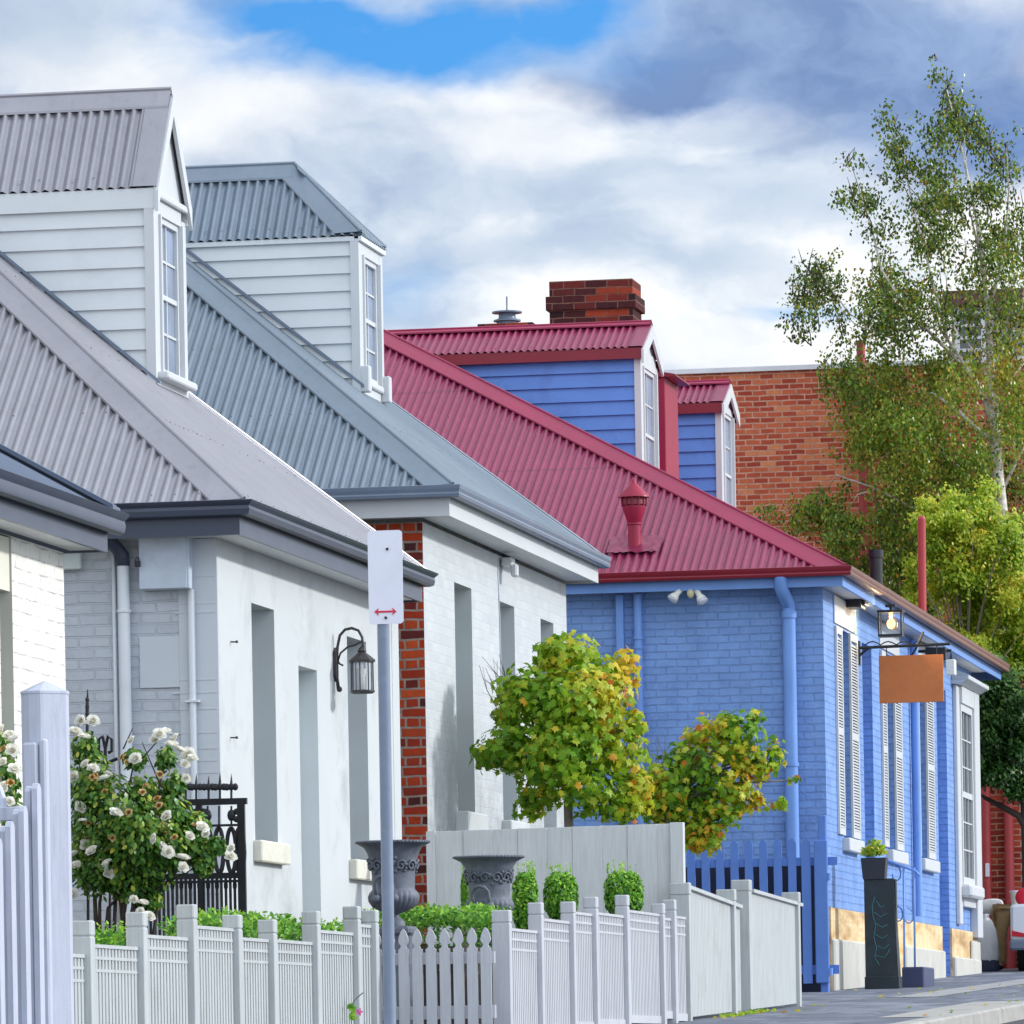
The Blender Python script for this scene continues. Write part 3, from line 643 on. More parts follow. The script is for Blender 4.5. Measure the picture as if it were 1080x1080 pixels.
# ragged filled courses where render meets the brick
for k in range(26):
    z = 1.2+k*.1+random.uniform(-.02, .02)
    if random.random() < .6: w.box(X1-.3-random.uniform(.0, .07), X1-.02, Y1a-.0175, Y1a-.0145, z, z+random.uniform(.01, .02), .001)
w.build('render_patch', M['render_grey'], H1)
for (h, nm) in ((holes[0], 'window'), (holes[2], 'window')):
    sash(H1, X1-.19, h[0]+.01, h[1]-.01, h[2]+.01, h[3]-.01, M['white_trim'], M['dark_glass'])
    MB().box(X1-.2, X1+.07, h[0]-.07, h[1]+.15, h[2]-.165, h[2], .01).build('stone_sill', M['sill_stone'], H1)
dr = MB(); h = holes[1]; dr.box(X1-.26, X1-.2, h[0]+.005, h[1]-.005, h[2], h[3]-.005)
for (a, b) in ((.15, .75), (.9, 1.5), (1.65, 2.45)):
    for (c, d) in ((.07, .32), (.38, .62)): dr.box(X1-.2, X1-.19, h[0]+c, h[0]+d, h[2]+a, h[2]+b, .008)
dr.build('door', M['reveal_grey'], H1)
hip_roof(H1, -9.94, 44.78, 52.02, 4.19, .84, 9, 10, M['roof_lilac'], .2)
eaves(H1, -18, 44.82, -9.985, 51.98, 4.206, M['gutter_dark'], M['gutter_dark'], M['white_board'], .245, X1, Y1a, Y1b)
Yd = 48.9
fx = at(162, 300, Yd).x; ze = at(157, 197, Yd-.06).z; zr = at(178, 98, Yd+.54).z
dormer(H1, fx, Yd, Yd+1.08, at(165, 402, Yd).z, ze, zr, 4.2, M['white_board'], M['white_trim'], M['roof_lilac'], 'gable_cornice', .06, .17, M['white_board'], .168, (at(180, 398, 49.4).z, at(180, 232, 49.4).z), .05, .2)
# services on the side wall
p = MB()
def vpipe(mb, u, v0, v1, Y, r): 
    a, b = at(u, v0, Y), at(u, v1, Y); mb.tube([(a.x, Y, a.z), (a.x, Y, b.z)], r, 12)
a = at(132, 585, Y1a); b = at(132, 1000, Y1a)
p.tube([(a.x, Y1a-.07, a.z), (a.x, Y1a-.07, b.z)], .046, 14); p.tube([(a.x, Y1a-.07, a.z-.42), (a.x, Y1a-.07, a.z-.44)], .056, 14)
p.build('downpipe', M['pipe_grey'], H1, True, auto=40)
p = MB(); e = at(125, 570, Y1a); p.tube([(e.x-.06, 44.9, 4.1), (e.x-.06, 44.95, 3.99), (e.x-.0, 45.08, 3.93), (a.x, Y1a-.07, 3.86), (a.x, Y1a-.07, 3.78)], .052, 12); p.build('pipe_elbow', M['gutter_dark'], H1, True)
p = MB(); c = at(120, 580, Y1a); p.tube([(c.x, Y1a-.018, c.z), (c.x, Y1a-.018, 1.0)], .016, 8); p.build('conduit', M['pipe_grey'], H1, True)
a, b = at(152, 560, Y1a), at(205, 622, Y1a)
p = MB(); p.box(a.x, b.x, Y1a-.16, Y1a-.001, b.z, a.z, .006); p.box(a.x-.004, b.x-.018, Y1a-.168, Y1a-.1605, b.z+.004, a.z-.003, .003); bx_ = p.build('meter_box', M['metal_box'], H1)
l = at(151, 595, Y1a); p = MB(); p.box(l.x-.02, l.x+.022, Y1a-.2, Y1a-.17, l.z-.035, l.z+.012, .006); p.torus((l.x, Y1a-.185, l.z+.015), (.014, 0, 0), (0, 0, .022), 1, 1, .004, 16); p.build('padlock', M['black_iron'], bx_)
a = at(203, 622, Y1a); p = MB(); p.tube([(a.x, Y1a-.05, a.z), (a.x, Y1a-.05, .8)], .027, 12); c = at(204, 740, Y1a); p.box(c.x-.045, c.x+.06, Y1a-.085, Y1a-.002, c.z-.008, c.z+.008); p.build('cable_pipe', M['pipe_grey'], H1, True, auto=40)
a, b = at(66, 578, Y1a), at(88, 601, Y1a); MB().box(a.x, b.x, Y1a-.09, Y1a-.001, b.z, a.z, .008).build('junction_box', paint('pale_green_box', rgb(198, 208, 206), .4), H1)
p = MB()
for v in (677, 778):
    q = atX(243, v, X1); p.tube([(X1, q.y, q.z), (X1+.05, q.y, q.z-.002)], .006, 6); p.sphere((X1+.05, q.y, q.z), .012, 6, 4)
p.build('wall_hook', M['bronze_iron'], H1)

# ---------------------------------------------------------------- white brick cottage (blue grey roof)
H2 = thing('white_brick_cottage', 'white painted brick cottage with blue grey corrugated roof and a bare red brick side wall', 'house', (-10.2, 53.2, gz(53)))
X2 = -10.21; g2 = gz(53)-.3
holes = [(54.67, 55.52, 2.27, 4.34), (56.98, 57.76, 2.27, 4.33), (59.22, 59.96, 2.27, 4.32)]
w = MB(); wall_x(w, X2, 53.2, 60.75, g2, 4.76, holes); w.build('front_wall', M['brick_white'], H2)
w = MB(); w.quad((-18, 53.2, g2), (X2, 53.2, g2), (X2, 53.2, 4.76), (-18, 53.2, 4.76)); w.build('side_wall', M['brick_red'], H2)
for h in holes: r = MB(); reveal_x(r, X2, h, .26); r.build('reveal', M['reveal_grey'], H2)
for h in holes:
    sash(H2, X2-.19, h[0]+.01, h[1]-.01, h[2]+.01, h[3]-.01, M['white_trim'], M['dark_glass'])
    MB().box(X2-.2, X2+.1, h[0]-.1, h[1]+.1, h[2]-.2, h[2], .012).build('sill', M['render_white'], H2)
hip_roof(H2, -9.87, 52.87, 60.99, 5.02, .80, 9, 10, M['roof_blue'], .2)
eaves(H2, -18, 52.91, -9.91, 60.95, 5.04, M['gutter_mid'], M['white_trim'], M['white_trim'], .26, X2, 53.2, 60.75, BOXG)
if False: MB().sweep([(X2, 53.2, 4.765), (X2, 60.75, 4.765)], [(1, 0), (1, 0)], [(.001, 0), (.001, -.12), (.03, -.12), (.06, -.06), (.13, -.004)]).build('cornice_moulding', M['white_trim'], H2)
roof_t[0] = .80
Yd = 57.0
fx = at(377.5, 300, Yd).x; ze = at(375, 248, Yd-.06).z; zr = at(312, 177, Yd+.62).z; style_hip_x[0] = at(312, 177, Yd+.62).x
dormer(H2, fx, Yd, Yd+1.08, at(375, 406, Yd).z, ze, zr, 4.6, M['white_board'], M['white_trim'], M['roof_blue'], 'hip', .06, .05, M['white_board'], .165, (at(385, 404, 57.5).z, at(385, 274, 57.5).z), -.01, .2, 'pale_glass')
for y in (Yd+.02, Yd+1.0):
    MB().box(fx+.0, fx+.1, y-.05, y+.07, at(385, 414, 57.5).z-.05, at(385, 392, 57.5).z, .01).build('sill_block', M['white_trim'], H2)
q = atX(528, 572, X2); p = MB(); p.box(X2+.02, X2+.12, q.y-.1, q.y+.1, 4.66, 4.74, .01); p.box(X2+.1, X2+.16, q.y-.06, q.y+.06, 4.56, 4.68, .015); p.build('sensor_light', M['white_trim'], H2)
p = MB(); p.tube([(X2+.004, q.y-.2, 4.66), (X2+.006, q.y-.15, 4.2), (X2+.006, q.y-.12, 3.4), (X2+.004, q.y-.11, 2.9)], .006, 6); p.build('cable', M['metal_box'], H2)

# ---------------------------------------------------------------- blue brick house (crimson roof)
H3 = thing('blue_brick_house', 'blue painted brick house with crimson corrugated roof and two blue dormers', 'house', (-8.66, 69, gz(69)))
X3 = -8.664; Y3a, Y3b = 69.0, 85.3
def Y3(u, v=800): return atX(u, v, X3).y
zs = 1.68; zfl = gz(69)-.3; top3 = 5.29
sh = [(Y3(882), Y3(888.5)), (Y3(896.5), Y3(904.5)), (Y3(929.5), Y3(934.5)), (Y3(942.5), Y3(950)), (Y3(963.5), Y3(968.5)), (Y3(976), Y3(983.5))]
wz = (2.52, 4.92)
holes = [(sh[0][1], sh[1][0], *wz), (Y3(911), Y3(921), 1.75, 4.9), (sh[2][1], sh[3][0], *wz), (sh[4][1], sh[5][0], *wz), (Y3(988.5), Y3(998.5), .6, 4.85)]
low = (holes[4][0], holes[4][1], zfl, zs)
w = MB(); wall_x(w, X3, Y3a, Y3b, zs, top3, [(h[0], h[1], max(h[2], zs), h[3]) for h in holes])
w.quad((-18, Y3a, zfl), (X3, Y3a, zfl), (X3, Y3a, top3), (-18, Y3a, top3))
w.build('wall', M['brick_blue'], H3)
for h in holes: r = MB(); reveal_x(r, X3, h, .32); r.build('reveal', M['brick_blue'], H3)
# plinth: sandstone blocks above pale render, stepping up the hill
w = MB(); w.box(X3-.2, X3+.03, Y3a+.01, holes[4][0]-.006, zfl, zs); w.box(X3-.2, X3+.03, holes[4][1]+.006, Y3b, zfl, zs); w.build('sandstone_plinth', M['sandstone'], H3)
for (a, b, zt, pr_) in ((Y3a+.02, Y3(913), at(880, 990, 69).z, .07), (Y3(947), holes[4][0]-.02, atX(980, 1000, X3).z-.02, .07), (holes[4][1]+.02, Y3b+.02, atX(1010, 1010, X3).z, .08)):
    MB().box(X3, X3+pr_, a, b, zfl, zt, .02).build('plinth_render', M['plinth_render'], H3)
MB().box(X3+.031, X3+.07, Y3(1017), Y3b+.01, 1.1, 1.55, .02).build('plinth_render', M['plinth_render'], H3)
for i in (0, 2, 3):
    h = holes[i]; sash(H3, X3-.22, h[0]+.01, h[1]-.01, h[2]+.01, h[3]-.01, M['white_trim'], M['dark_glass'])
    MB().box(X3-.2, X3+.09, h[0]-.12, sh[i if i == 0 else (3 if i == 2 else 5)][1]-.1 if i else sh[1][1]-.2, h[2]-.16, h[2]-.01, .012).build('sill', M['white_trim'], H3)
for (a, b) in sh:
    s = MB(); t_ = .028; x = X3+.003; z0, z1 = wz[0]+.02, wz[1]; b -= .03
    s.box(x, x+t_, a, a+.07, z0, z1); s.box(x, x+t_, b-.07, b, z0, z1)
    for z in (z0, (z0+z1)/2-.04, z1-.08): s.box(x+.001, x+t_-.001, a+.07, b-.07, z, z+.08)
    n = 64
    for k in range(n):
        z = z0+.09+(z1-z0-.2)*k/n
        s.add([(x+.001, a+.07, z+.03), (x+.001, b-.07, z+.03), (x+t_-.003, b-.07, z+.004), (x+t_-.003, a+.07, z+.004), (x+.001, a+.07, z+.022), (x+.001, b-.07, z+.022), (x+t_-.003, b-.07, z-.006), (x+t_-.003, a+.07, z-.006)],
              [(0, 1, 2, 3), (7, 6, 5, 4), (3, 2, 6, 7), (0, 3, 7, 4), (1, 5, 6, 2)])
    s.build('shutter', M['white_trim'], H3)
for i in (0, 2, 4): MB().box(X3, X3+.02, sh[i][0]-.05, sh[i+1][1]-.1, 4.95, 5.27, .006).build('head_panel', M['white_trim'], H3)
for i in (1, 4):
    h = holes[i]; d = MB(); d.box(X3-.32, X3-.26, h[0]+.01, h[1]-.01, h[2], h[3]-.01)
    for (a, b) in ((.2, .9), (1.1, 2.2)): d.box(X3-.26, X3-.25, h[0]+.1, h[1]-.1, h[2]+a, h[2]+b, .008)
    d.build('door', M['blue_board'], H3)
# white bay surround at the far end
h = (Y3(1008.5), Y3(1020.5), 2.3, 4.75); s = MB(); y0, y1 = Y3(1005.5), Y3(1025.5)
s.box(X3, X3+.06, y0, h[0]-.01, 1.75, 4.98, .01); s.box(X3, X3+.11, h[1]+.01, y1, 1.6, 4.98, .01); s.box(X3, X3+.1, h[0]-.01, h[1]+.01, h[3], 4.98, .005); s.box(X3, X3+.08, h[0]-.01, h[1]+.01, 2.0, h[2], .005)
bay = s.build('window_surround', M['white_trim'], H3)
sash(bay, X3+.075, h[0], h[1], h[2], h[3], M['white_trim'], M['dark_glass'], (3, 3), .1)
MB().box(X3, X3+.2, h[0]-.15, h[1]+.05, 2.12, 2.29, .03).build('sill', M['white_trim'], bay)
c = MB(); c.box(X3, X3+.24, y0-.1, y1+.1, 5.04, 5.1, .01); c.prism([(X3, y0-.12, 4.985), (X3+.12, y0-.12, 4.985), (X3+.22, y0-.12, 5.04), (X3, y0-.12, 5.04)], (0, y1-y0+.2, 0)); c.prism([(X3, y0-.1, 5.1), (X3+.24, y0-.1, 5.1), (X3, y0-.1, 5.2)], (0, y1-y0+.2, 0)); c.build('hood', M['white_trim'], bay)
hip_roof(H3, -8.36, 68.68, 87.0, 5.47, .555, 6.6, 13.2, M['roof_red'], .24, M['red_cap'], .0975)
eaves(H3, -18, 68.715, -8.40, 86.95, 5.49, M['red_dark'], M['blue_trim'], M['white_trim'], .215, X3, Y3a, Y3b, BOXG, M['brown_gutter'])
roof_t[0] = .555
for (Yd, fu, wu, vz, vr, vf, wv, W) in ((75.6, 675, 671, 366, 342, 470, (482, 390), 1.35), (82.0, 759, 755, 424, 404, 510, (524, 440), 1.25)):
    fx = at(fu, 420, Yd).x
    dormer(H3, fx, Yd, Yd+W, at(fu, vf, Yd).z, at(fu, vz, Yd-.1).z, at(fu, vr, Yd+W/2).z, 4.0, M['blue_board'], M['white_trim'], M['roof_red'], 'gable', .13, .14, M['red_dark'], .178, (at(683, wv[0], Yd+.6).z-.55, at(683, wv[1], Yd+.6).z), .06, .12, 'pale_glass', .16)
p = MB(); Y = 79.0; a, b = at(690, 398, Y), at(703, 500, Y); p.box(a.x-.4, b.x, Y, Y+1.1, b.z-.8, a.z, .01); bb = p.build('crimson_dormer_cheek', M['red_trim'], H3)
a, b = at(688, 390, Y), at(714, 397, Y); p = MB(); p.prism([(a.x-.6, Y-.05, b.z), (b.x, Y-.05, b.z), (b.x-.02, Y-.05, b.z+.03), (a.x-.6, Y-.05, a.z+.1)], (0, 1.25, 0)); p.build('eave', M['red_dark'], bb)
# roof vent
c = at(669, 592, 69.3); zb = c.z; k3 = math.hypot(1, .555)
cx, cy = c.x, 69.35; zb = 5.47+.555*(cy-68.68)
p = MB(); p.lathe((cx, cy, zb), [(.075, -.2), (.075, .24), (.085, .25), (.085, .27), (.078, .27), (.135, .44), (.135, .46)], 20)
vent = p.build('roof_vent', M['red_trim'], H3, True, auto=35)
p = MB(); p.lathe((cx, cy, zb), [(.13, .465), (.138, .475), (.138, .55), (.13, .565)], 20)
for q in range(12): p.tube([(cx+.14*math.cos(q*.524), cy+.14*math.sin(q*.524), zb+.46), (cx+.145*math.cos(q*.524), cy+.145*math.sin(q*.524), zb+.57)], .008, 6)
p.build('vent_louvre', M['red_dark'], vent, True, auto=35)
p = MB(); p.lathe((cx, cy, zb), [(.185, .56), (.183, .572), (.045, .71), (.03, .73), (.026, .765), (.001, .785)], 20); p.build('vent_cap', M['red_trim'], vent, True, auto=50)
p = MB()
n_ = 22; vs = [(cx+(-.3+.6*i/n_), cy-.2+.4*j/8, zb+.555*(-.2+.4*j/8)+.024+random.uniform(0, .022)) for j in range(9) for i in range(n_+1)]
p.add(vs, [(j*(n_+1)+i, j*(n_+1)+i+1, (j+1)*(n_+1)+i+1, (j+1)*(n_+1)+i) for j in range(8) for i in range(n_)])
p.build('flashing', M['roof_red'], vent, True)
# pipes on the side wall
p = MB(); a, b = at(650, 617, Y3a), at(663, 900, Y3a); p.box(a.x, b.x, Y3a-.09, Y3a-.001, zfl, top3-.02, .006); p.build('pilaster', M['blue_trim'], H3)
p = MB(); a = at(673, 616, Y3a); p.tube([(a.x, Y3a-.06, top3-.02), (a.x, Y3a-.06, zfl)], .05, 12)
for v in (672, 682): z = at(673, v, Y3a).z; p.tube([(a.x, Y3a-.06, z), (a.x, Y3a-.06, z-.03)], .062, 12)
p.build('downpipe', M['blue_trim'], H3, True, auto=40)
p = MB(); a = at(827, 606, Y3a); b = at(833, 640, Y3a); c = at(836, 890, Y3a)
p.tube([(a.x, 68.68, 5.4), (a.x, 68.7, at(827, 622, 69).z), (a.x+.02, 68.76, at(827, 628, 69).z), (b.x, 68.9, at(833, 638, 69).z), (b.x, 68.91, at(833, 646, 69).z), (b.x, 68.91, .9)], .076, 14)
z = at(833, 645, 69).z; p.tube([(b.x, 68.91, z), (b.x, 68.91, z-.08)], .088, 14); z = at(833, 805, 69).z; p.tube([(b.x, 68.91, z), (b.x, 68.91, z-.04)], .086, 14)
p.build('downpipe', M['blue_trim'], H3, True, auto=40)
p = MB(); y = Y3(960); p.tube([(X3+.07, y, 5.25), (X3+.07, y, 1.75)], .055, 10); p.build('downpipe', M['blue_trim'], H3, True, auto=40)
# chimneys
def chimney(u0, u1, v0, Y, dep, zb, steps, nm='chimney'):
    a, b = at(u0, v0, Y), at(u1, v0, Y); zt = a.z; p = MB()
    for (g, z0, z1) in steps: p.box(a.x-g, b.x+g, Y-g, Y+dep+g, zt-z1, zt-z0, .006)
    p.box(a.x, b.x, Y, Y+dep, zb, zt-steps[-1][2]); return p.build(nm, M['brick_chimney'], H3), a, b, zt
ch, a, b, zt = chimney(579, 667, 297, 83, .75, 7.5, [(-.0, 0, .21), (.045, .21, .4)])
p = MB()
for (x, y) in ((a.x+.35, 80.4), (b.x-.35, 80.4)): p.lathe((x, y+3, zt-.06), [(.12, -.02), (.1, .07), (.001, .075)], 12)
p.build('mortar_fillet', M['plinth_render'], ch, True, auto=40)
ch, a, b, zt = chimney(506, 560, 342, 87, .6, 7.5, [(.03, 0, .2)])
p = MB(); x = (at(531, 335, 87)).x; p.lathe((x, 87.3, zt-.0), [(.16, -.02), (.15, .06), (.2, .06), (.2, .08), (.13, .1), (.12, .17), (.22, .18), (.22, .2), (.02, .22), (.012, .24), (.012, .42), (.001, .42)], 14); p.build('chimney_cowl', M['gutter_mid'], ch, True, auto=40)
# flue and vent pole on the far slope
a = at(924, 603, 80); zr_ = 5.47
p = MB(); x = a.x; zt = at(924, 580, 80).z; p.lathe((x, 80, 0), [(.085, 5.3), (.085, zt-.1), (.1, zt-.1), (.1, zt), (.08, zt), (.001, zt-.01)], 16); p.build('flue', M['black_iron'], H3, True, auto=40)
p = MB(); a, b = at(972, 548, 83.5), at(972, 633, 83.5); p.tube([(b.x, 83.5, 5.2), (a.x, 83.5, a.z)], .055, 10); p.sphere((a.x, 83.5, a.z), .056, 10, 6); p.build('vent_pole', M['red_pipe'], H3, True, auto=50)
# ================================================================== GROUND
def strip(name, x0, x1, ya, yb, dz, mat, step=2.0, nx=6):
    mb = MB(); ys = list(np.arange(ya, yb+1e-6, step)); vs = []
    for y in ys:
        for i in range(nx+1): vs.append((x0+(x1-x0)*i/nx, y, gz(y)+dz))
    fs = [(j*(nx+1)+i, j*(nx+1)+i+1, (j+1)*(nx+1)+i+1, (j+1)*(nx+1)+i) for j in range(len(ys)-1) for i in range(nx)]
    o = mb.add(vs, fs).build(name, mat, None, True); o['kind'] = 'structure'; return o
g = MB(); ys = [-60, -30, -15, 0]+list(range(3, 103, 3))+[130, 200, 400, 900, 2000]; xs = [-1500, -400, -120, -40, -20, -8.9, -8, -5.2, 0, 6, 20, 60, 200, 1500]
g.add([(x, y, gz(max(y, -20))-.13) for y in ys for x in xs], [(j*len(xs)+i, j*len(xs)+i+1, (j+1)*len(xs)+i+1, (j+1)*len(xs)+i) for j in range(len(ys)-1) for i in range(len(xs)-1)])
o = g.build('ground', M['soil'], None, True); o['kind'] = 'structure'
strip('footpath', -8.9, -5.36, -4, 95, 0, M['footpath'])
strip('garden_bed', -16, -8.9, -4, 69.1, -.004, M['soil'])
k = MB(); ys = list(np.arange(-4, 95.1, 2.0)); prof = [(-5.36, -.15), (-5.36, .012), (-5.34, .022), (-5.21, .018), (-5.19, .0), (-5.18, -.15)]
vs = [(x+0, y, gz(y)+z) for y in ys for x, z in prof]; n = len(prof)
k.add(vs, [(j*n+i, j*n+i+1, (j+1)*n+i+1, (j+1)*n+i) for j in range(len(ys)-1) for i in range(n-1)])
o = k.build('kerb', M['concrete'], None); o['kind'] = 'structure'
strip('road', -5.2, 5.0, -4, 95, -.12, M['road'])
# a pale concrete crossover that slopes down to the road by the kerb
strip('driveway_crossover', -5.9, -5.365, 50.0, 58.0, .004, M['concrete'], 1.0)
strip('footpath_patch', -7.2, -6.7, 62, 78, .004, groundmat('pale_patched_path', rgb(150, 150, 152), rgb(170, 168, 166), .6, .5), 2)

# ================================================================== FENCES
def capped_post(fence, x, y, zt, mat, w=.105, d=.105, base=None, capmat=None):
    p = MB(); zb = (gz(y)-.1) if base is None else base
    p.box(x-w/2, x+w/2, y-d/2, y+d/2, zb, zt-.092, .004); p.box(x-w/2+.005, x+w/2-.005, y-d/2+.005, y+d/2-.005, zt-.092, zt-.086)
    p.box(x-w/2-.001, x+w/2+.001, y-d/2-.001, y+d/2+.001, zt-.086, zt, .008)
    return p.build('post', capmat or mat, fence)
def slat_panel(fence, P, Q, zt, zb, mat, dz=0.0):
    """panel of thin vertical slats with a spindle row under its top rail, from P to Q (x, y)"""
    P, Q = Vector((*P, 0)), Vector((*Q, 0)); L = (Q-P).length; d = (Q-P)/L; nrm = Vector((d.y, -d.x, 0))
    p = MB()
    def bar(a, b, z0, z1, th, off=0.0, sl=0.0):
        O = P+d*a-nrm*(th/2)+nrm*off; O.z = z0+sl*a
        p.obox(O, d*(b-a)+Vector((0, 0, sl*(b-a))), nrm*th, (0, 0, z1-z0))
    sl = dz/L
    bar(0, L, zt-.02, zt, .04, 0, sl); bar(0, L, zt-.085, zt-.068, .028, 0, sl); bar(0, L, zt-.155, zt-.138, .028, 0, sl); bar(0, L, zb, zb+.06, .04)
    n = max(3, int(L/.074))
    for k in range(n):
        a = (k+.5)*L/n
        bar(a-.024, a+.024, zb+.06, zt-.155+sl*a, .018, .002); bar(a-.022, a+.022, zt-.068+sl*a, zt-.02+sl*a, .016, .003); bar(a-.019, a+.019, zt-.138+sl*a, zt-.085+sl*a, .016, .003)
    return p.build('slat_panel', mat, fence)
# --- fence of the rendered cottage
fp = [(88, 971), (144, 962), (197, 954), (245, 965), (282, 970), (328, 961), (371, 956), (390, 960)]
XF = -8.3
pp = [atX(u, v, XF) for u, v in fp]
fA = thing('slat_fence', 'white slatted fence with square capped posts in front of the rendered cottage', 'fence', (XF, pp[0].y, gz(pp[0].y)))
tops = [atX(100, 996, XF).z, atX(150, 985.5, XF).z, atX(205, 976, XF).z, atX(258, 989, XF).z, atX(292, 991, XF).z, atX(338, 981, XF).z, atX(380, 975, XF).z]
for i, p in enumerate(pp): capped_post(fA, XF, p.y, p.z, M['fence_white'])
for i in range(len(pp)-1): slat_panel(fA, (XF, pp[i].y+.05), (XF, pp[i+1].y-.05), tops[i], gz(pp[i].y)+.05, M['fence_white'])
# first bay towards the camera, hidden by the big post
slat_panel(fA, (XF, pp[0].y-1.25), (XF, pp[0].y-.05), tops[0]-.06, gz(pp[0].y)+.0, M['fence_white'])
# --- pointed picket gate facing the camera
Yg = 41.35
gA, gB = at(393, 1000, Yg), at(521, 1000, Yg)
gt = thing('picket_gate', 'pale lilac gate of pointed pickets between two fence runs, below the urns', 'gate', ((gA.x+gB.x)/2, Yg, gz(Yg)))
zt = at(460, 979, Yg).z; zb = gz(Yg)+.05; zn = at(460, 999, Yg).z; z0r = at(460, 1006, Yg).z
for i in range(9):
    u = 396.8+14.45*i; c = at(u, 1000, Yg).x; h = .036
    prof = [(-h, zb), (h, zb), (h, zn-.012), (h*.62, zn-.004), (h*.45, zn+.012), (h*.62, zn+.022), (h*.92, zn+.035), (h*.98, zn+.05), (h*.8, zn+.08), (h*.42, zt-.016), (0, zt), (-h*.42, zt-.016), (-h*.8, zn+.08), (-h*.98, zn+.05), (-h*.92, zn+.035), (-h*.62, zn+.022), (-h*.45, zn+.012), (-h*.62, zn-.004), (-h, zn-.012)]
    MB().prism([(c+a, Yg-.012, z) for a, z in prof], (0, .02, 0)).build('picket', M['fence_lilac'], gt)
for (za, zc_) in ((z0r-.07, z0r+.01), (zb+.15, zb+.24)): MB().box(gA.x, gB.x, Yg+.0085, Yg+.05, za, zc_).build('rail', M['fence_lilac'], gt)
# --- fence of the white brick cottage
XF2 = -7.5
fB = thing('slat_fence', 'pale slatted fence right of the picket gate, in front of the grey board fence', 'fence', (XF2, 41.4, gz(41.4)))
fp = [(529, 960), (565, 952), (599, 951), (623, 946), (656, 944), (694, 953), (706, 949)]
pp = [atX(u, v, XF2) for u, v in fp]
for i, p in enumerate(pp): capped_post(fB, XF2, p.y, p.z, M['fence_lilac'], .1 if i else .125, .1)
tv = [(538, 979), (574, 969), (608, 962), (631, 962.5), (664, 960), (700, 968)]
for i in range(len(pp)-1): slat_panel(fB, (XF2, pp[i].y+.05), (XF2, pp[i+1].y-.05), atX(*tv[i], XF2).z, gz(pp[i].y)+.05, M['fence_lilac'])
pE = atX(722, 960, XF2); slat_panel(fB, (XF2, pp[-1].y+.05), (XF2, pE.y-.06), atX(711, 966, XF2).z, gz(pE.y), M['fence_lilac'])
# --- tall white fence beyond
fC = thing('board_fence', 'taller bright white close boarded fence stepping up the footpath beside the blue house', 'fence', (XF2, 50.6, gz(50.6)))
for (u0, u1, v0, v1) in ((724, 780, 936, 957), (792, 844, 940, 955)):
    a, b = atX(u0, v0, XF2), atX(u1, v1, XF2); zt0, zt1 = a.z, b.z; p = MB()
    y = a.y; n = int((b.y-a.y)/.082); st = (b.y-a.y)/n
    for k in range(n):
        f = k/n; z = zt0+(zt1-zt0)*f; ya = a.y+k*st
        p.add([(XF2, ya+.004, gz(ya)+.03), (XF2, ya+st-.004, gz(ya)+.03), (XF2, ya+st-.004, z), (XF2, ya+.004, z), (XF2-.02, ya+.004, gz(ya)+.03), (XF2-.02, ya+st-.004, gz(ya)+.03), (XF2-.02, ya+st-.004, z), (XF2-.02, ya+.004, z)],
              [(0, 1, 2, 3), (7, 6, 5, 4), (3, 2, 6, 7), (0, 3, 7, 4), (1, 5, 6, 2)])
    p.obox((XF2-.06, a.y, zt0-.09), (0, b.y-a.y, zt1-zt0), (.045, 0, 0), (0, 0, .09)); p.obox((XF2-.02, a.y, zt0-.01), (0, b.y-a.y, zt1-zt0), (.05, 0, 0), (0, 0, .03))
    p.obox((XF2-.06, a.y, gz(a.y)+.2), (0, b.y-a.y, gz(b.y)-gz(a.y)), (.038, 0, 0), (0, 0, .09))
    p.build('board_panel', M['fence_white'], fC)
for (u, v, w) in ((723, 931, .09), (771, 938, .1), (787, 928, .16), (839, 941, .11)):
    q = atX(u, v, XF2); p = MB(); p.box(XF2-.12, XF2+.035, q.y-w/2, q.y+w/2, gz(q.y)-.1, q.z-.1, .004); p.box(XF2-.125, XF2+.04, q.y-w/2-.005, q.y+w/2+.005, q.z-.1, q.z, .008); p.build('post', M['fence_white'], fC)
# --- grey board fence between the gardens
Yb = 50.55; a, b = at(450, 877, Yb), at(721, 868, Yb)
fD = thing('grey_board_fence', 'tall pale grey fence of wide vertical boards behind the urns and topiary', 'fence', ((a.x+b.x)/2, Yb, gz(Yb)))
n = 9; L = (b.x-a.x-.06)/n
for k in range(n):
    x = a.x+.08+k*L*(.985); zt = a.z+(b.z-a.z)*k/n; y = Yb-(.012 if k % 2 else 0)
    MB().box(x, x+L-.006+(.02 if k % 2 else 0), y, y+.02, gz(Yb)-.1, zt, .003).build('board', M['fence_grey'], fD)
p = MB(); p.box(a.x, a.x+.075, Yb-.03, Yb+.06, gz(Yb)-.1, a.z); p.box(b.x-.11, b.x, Yb-.045, Yb+.06, gz(Yb)-.1, b.z+.005, .004); p.box(a.x+.08, b.x-.11, Yb+.021, Yb+.06, 1.2, 1.29); p.build('post', M['fence_grey'], fD)
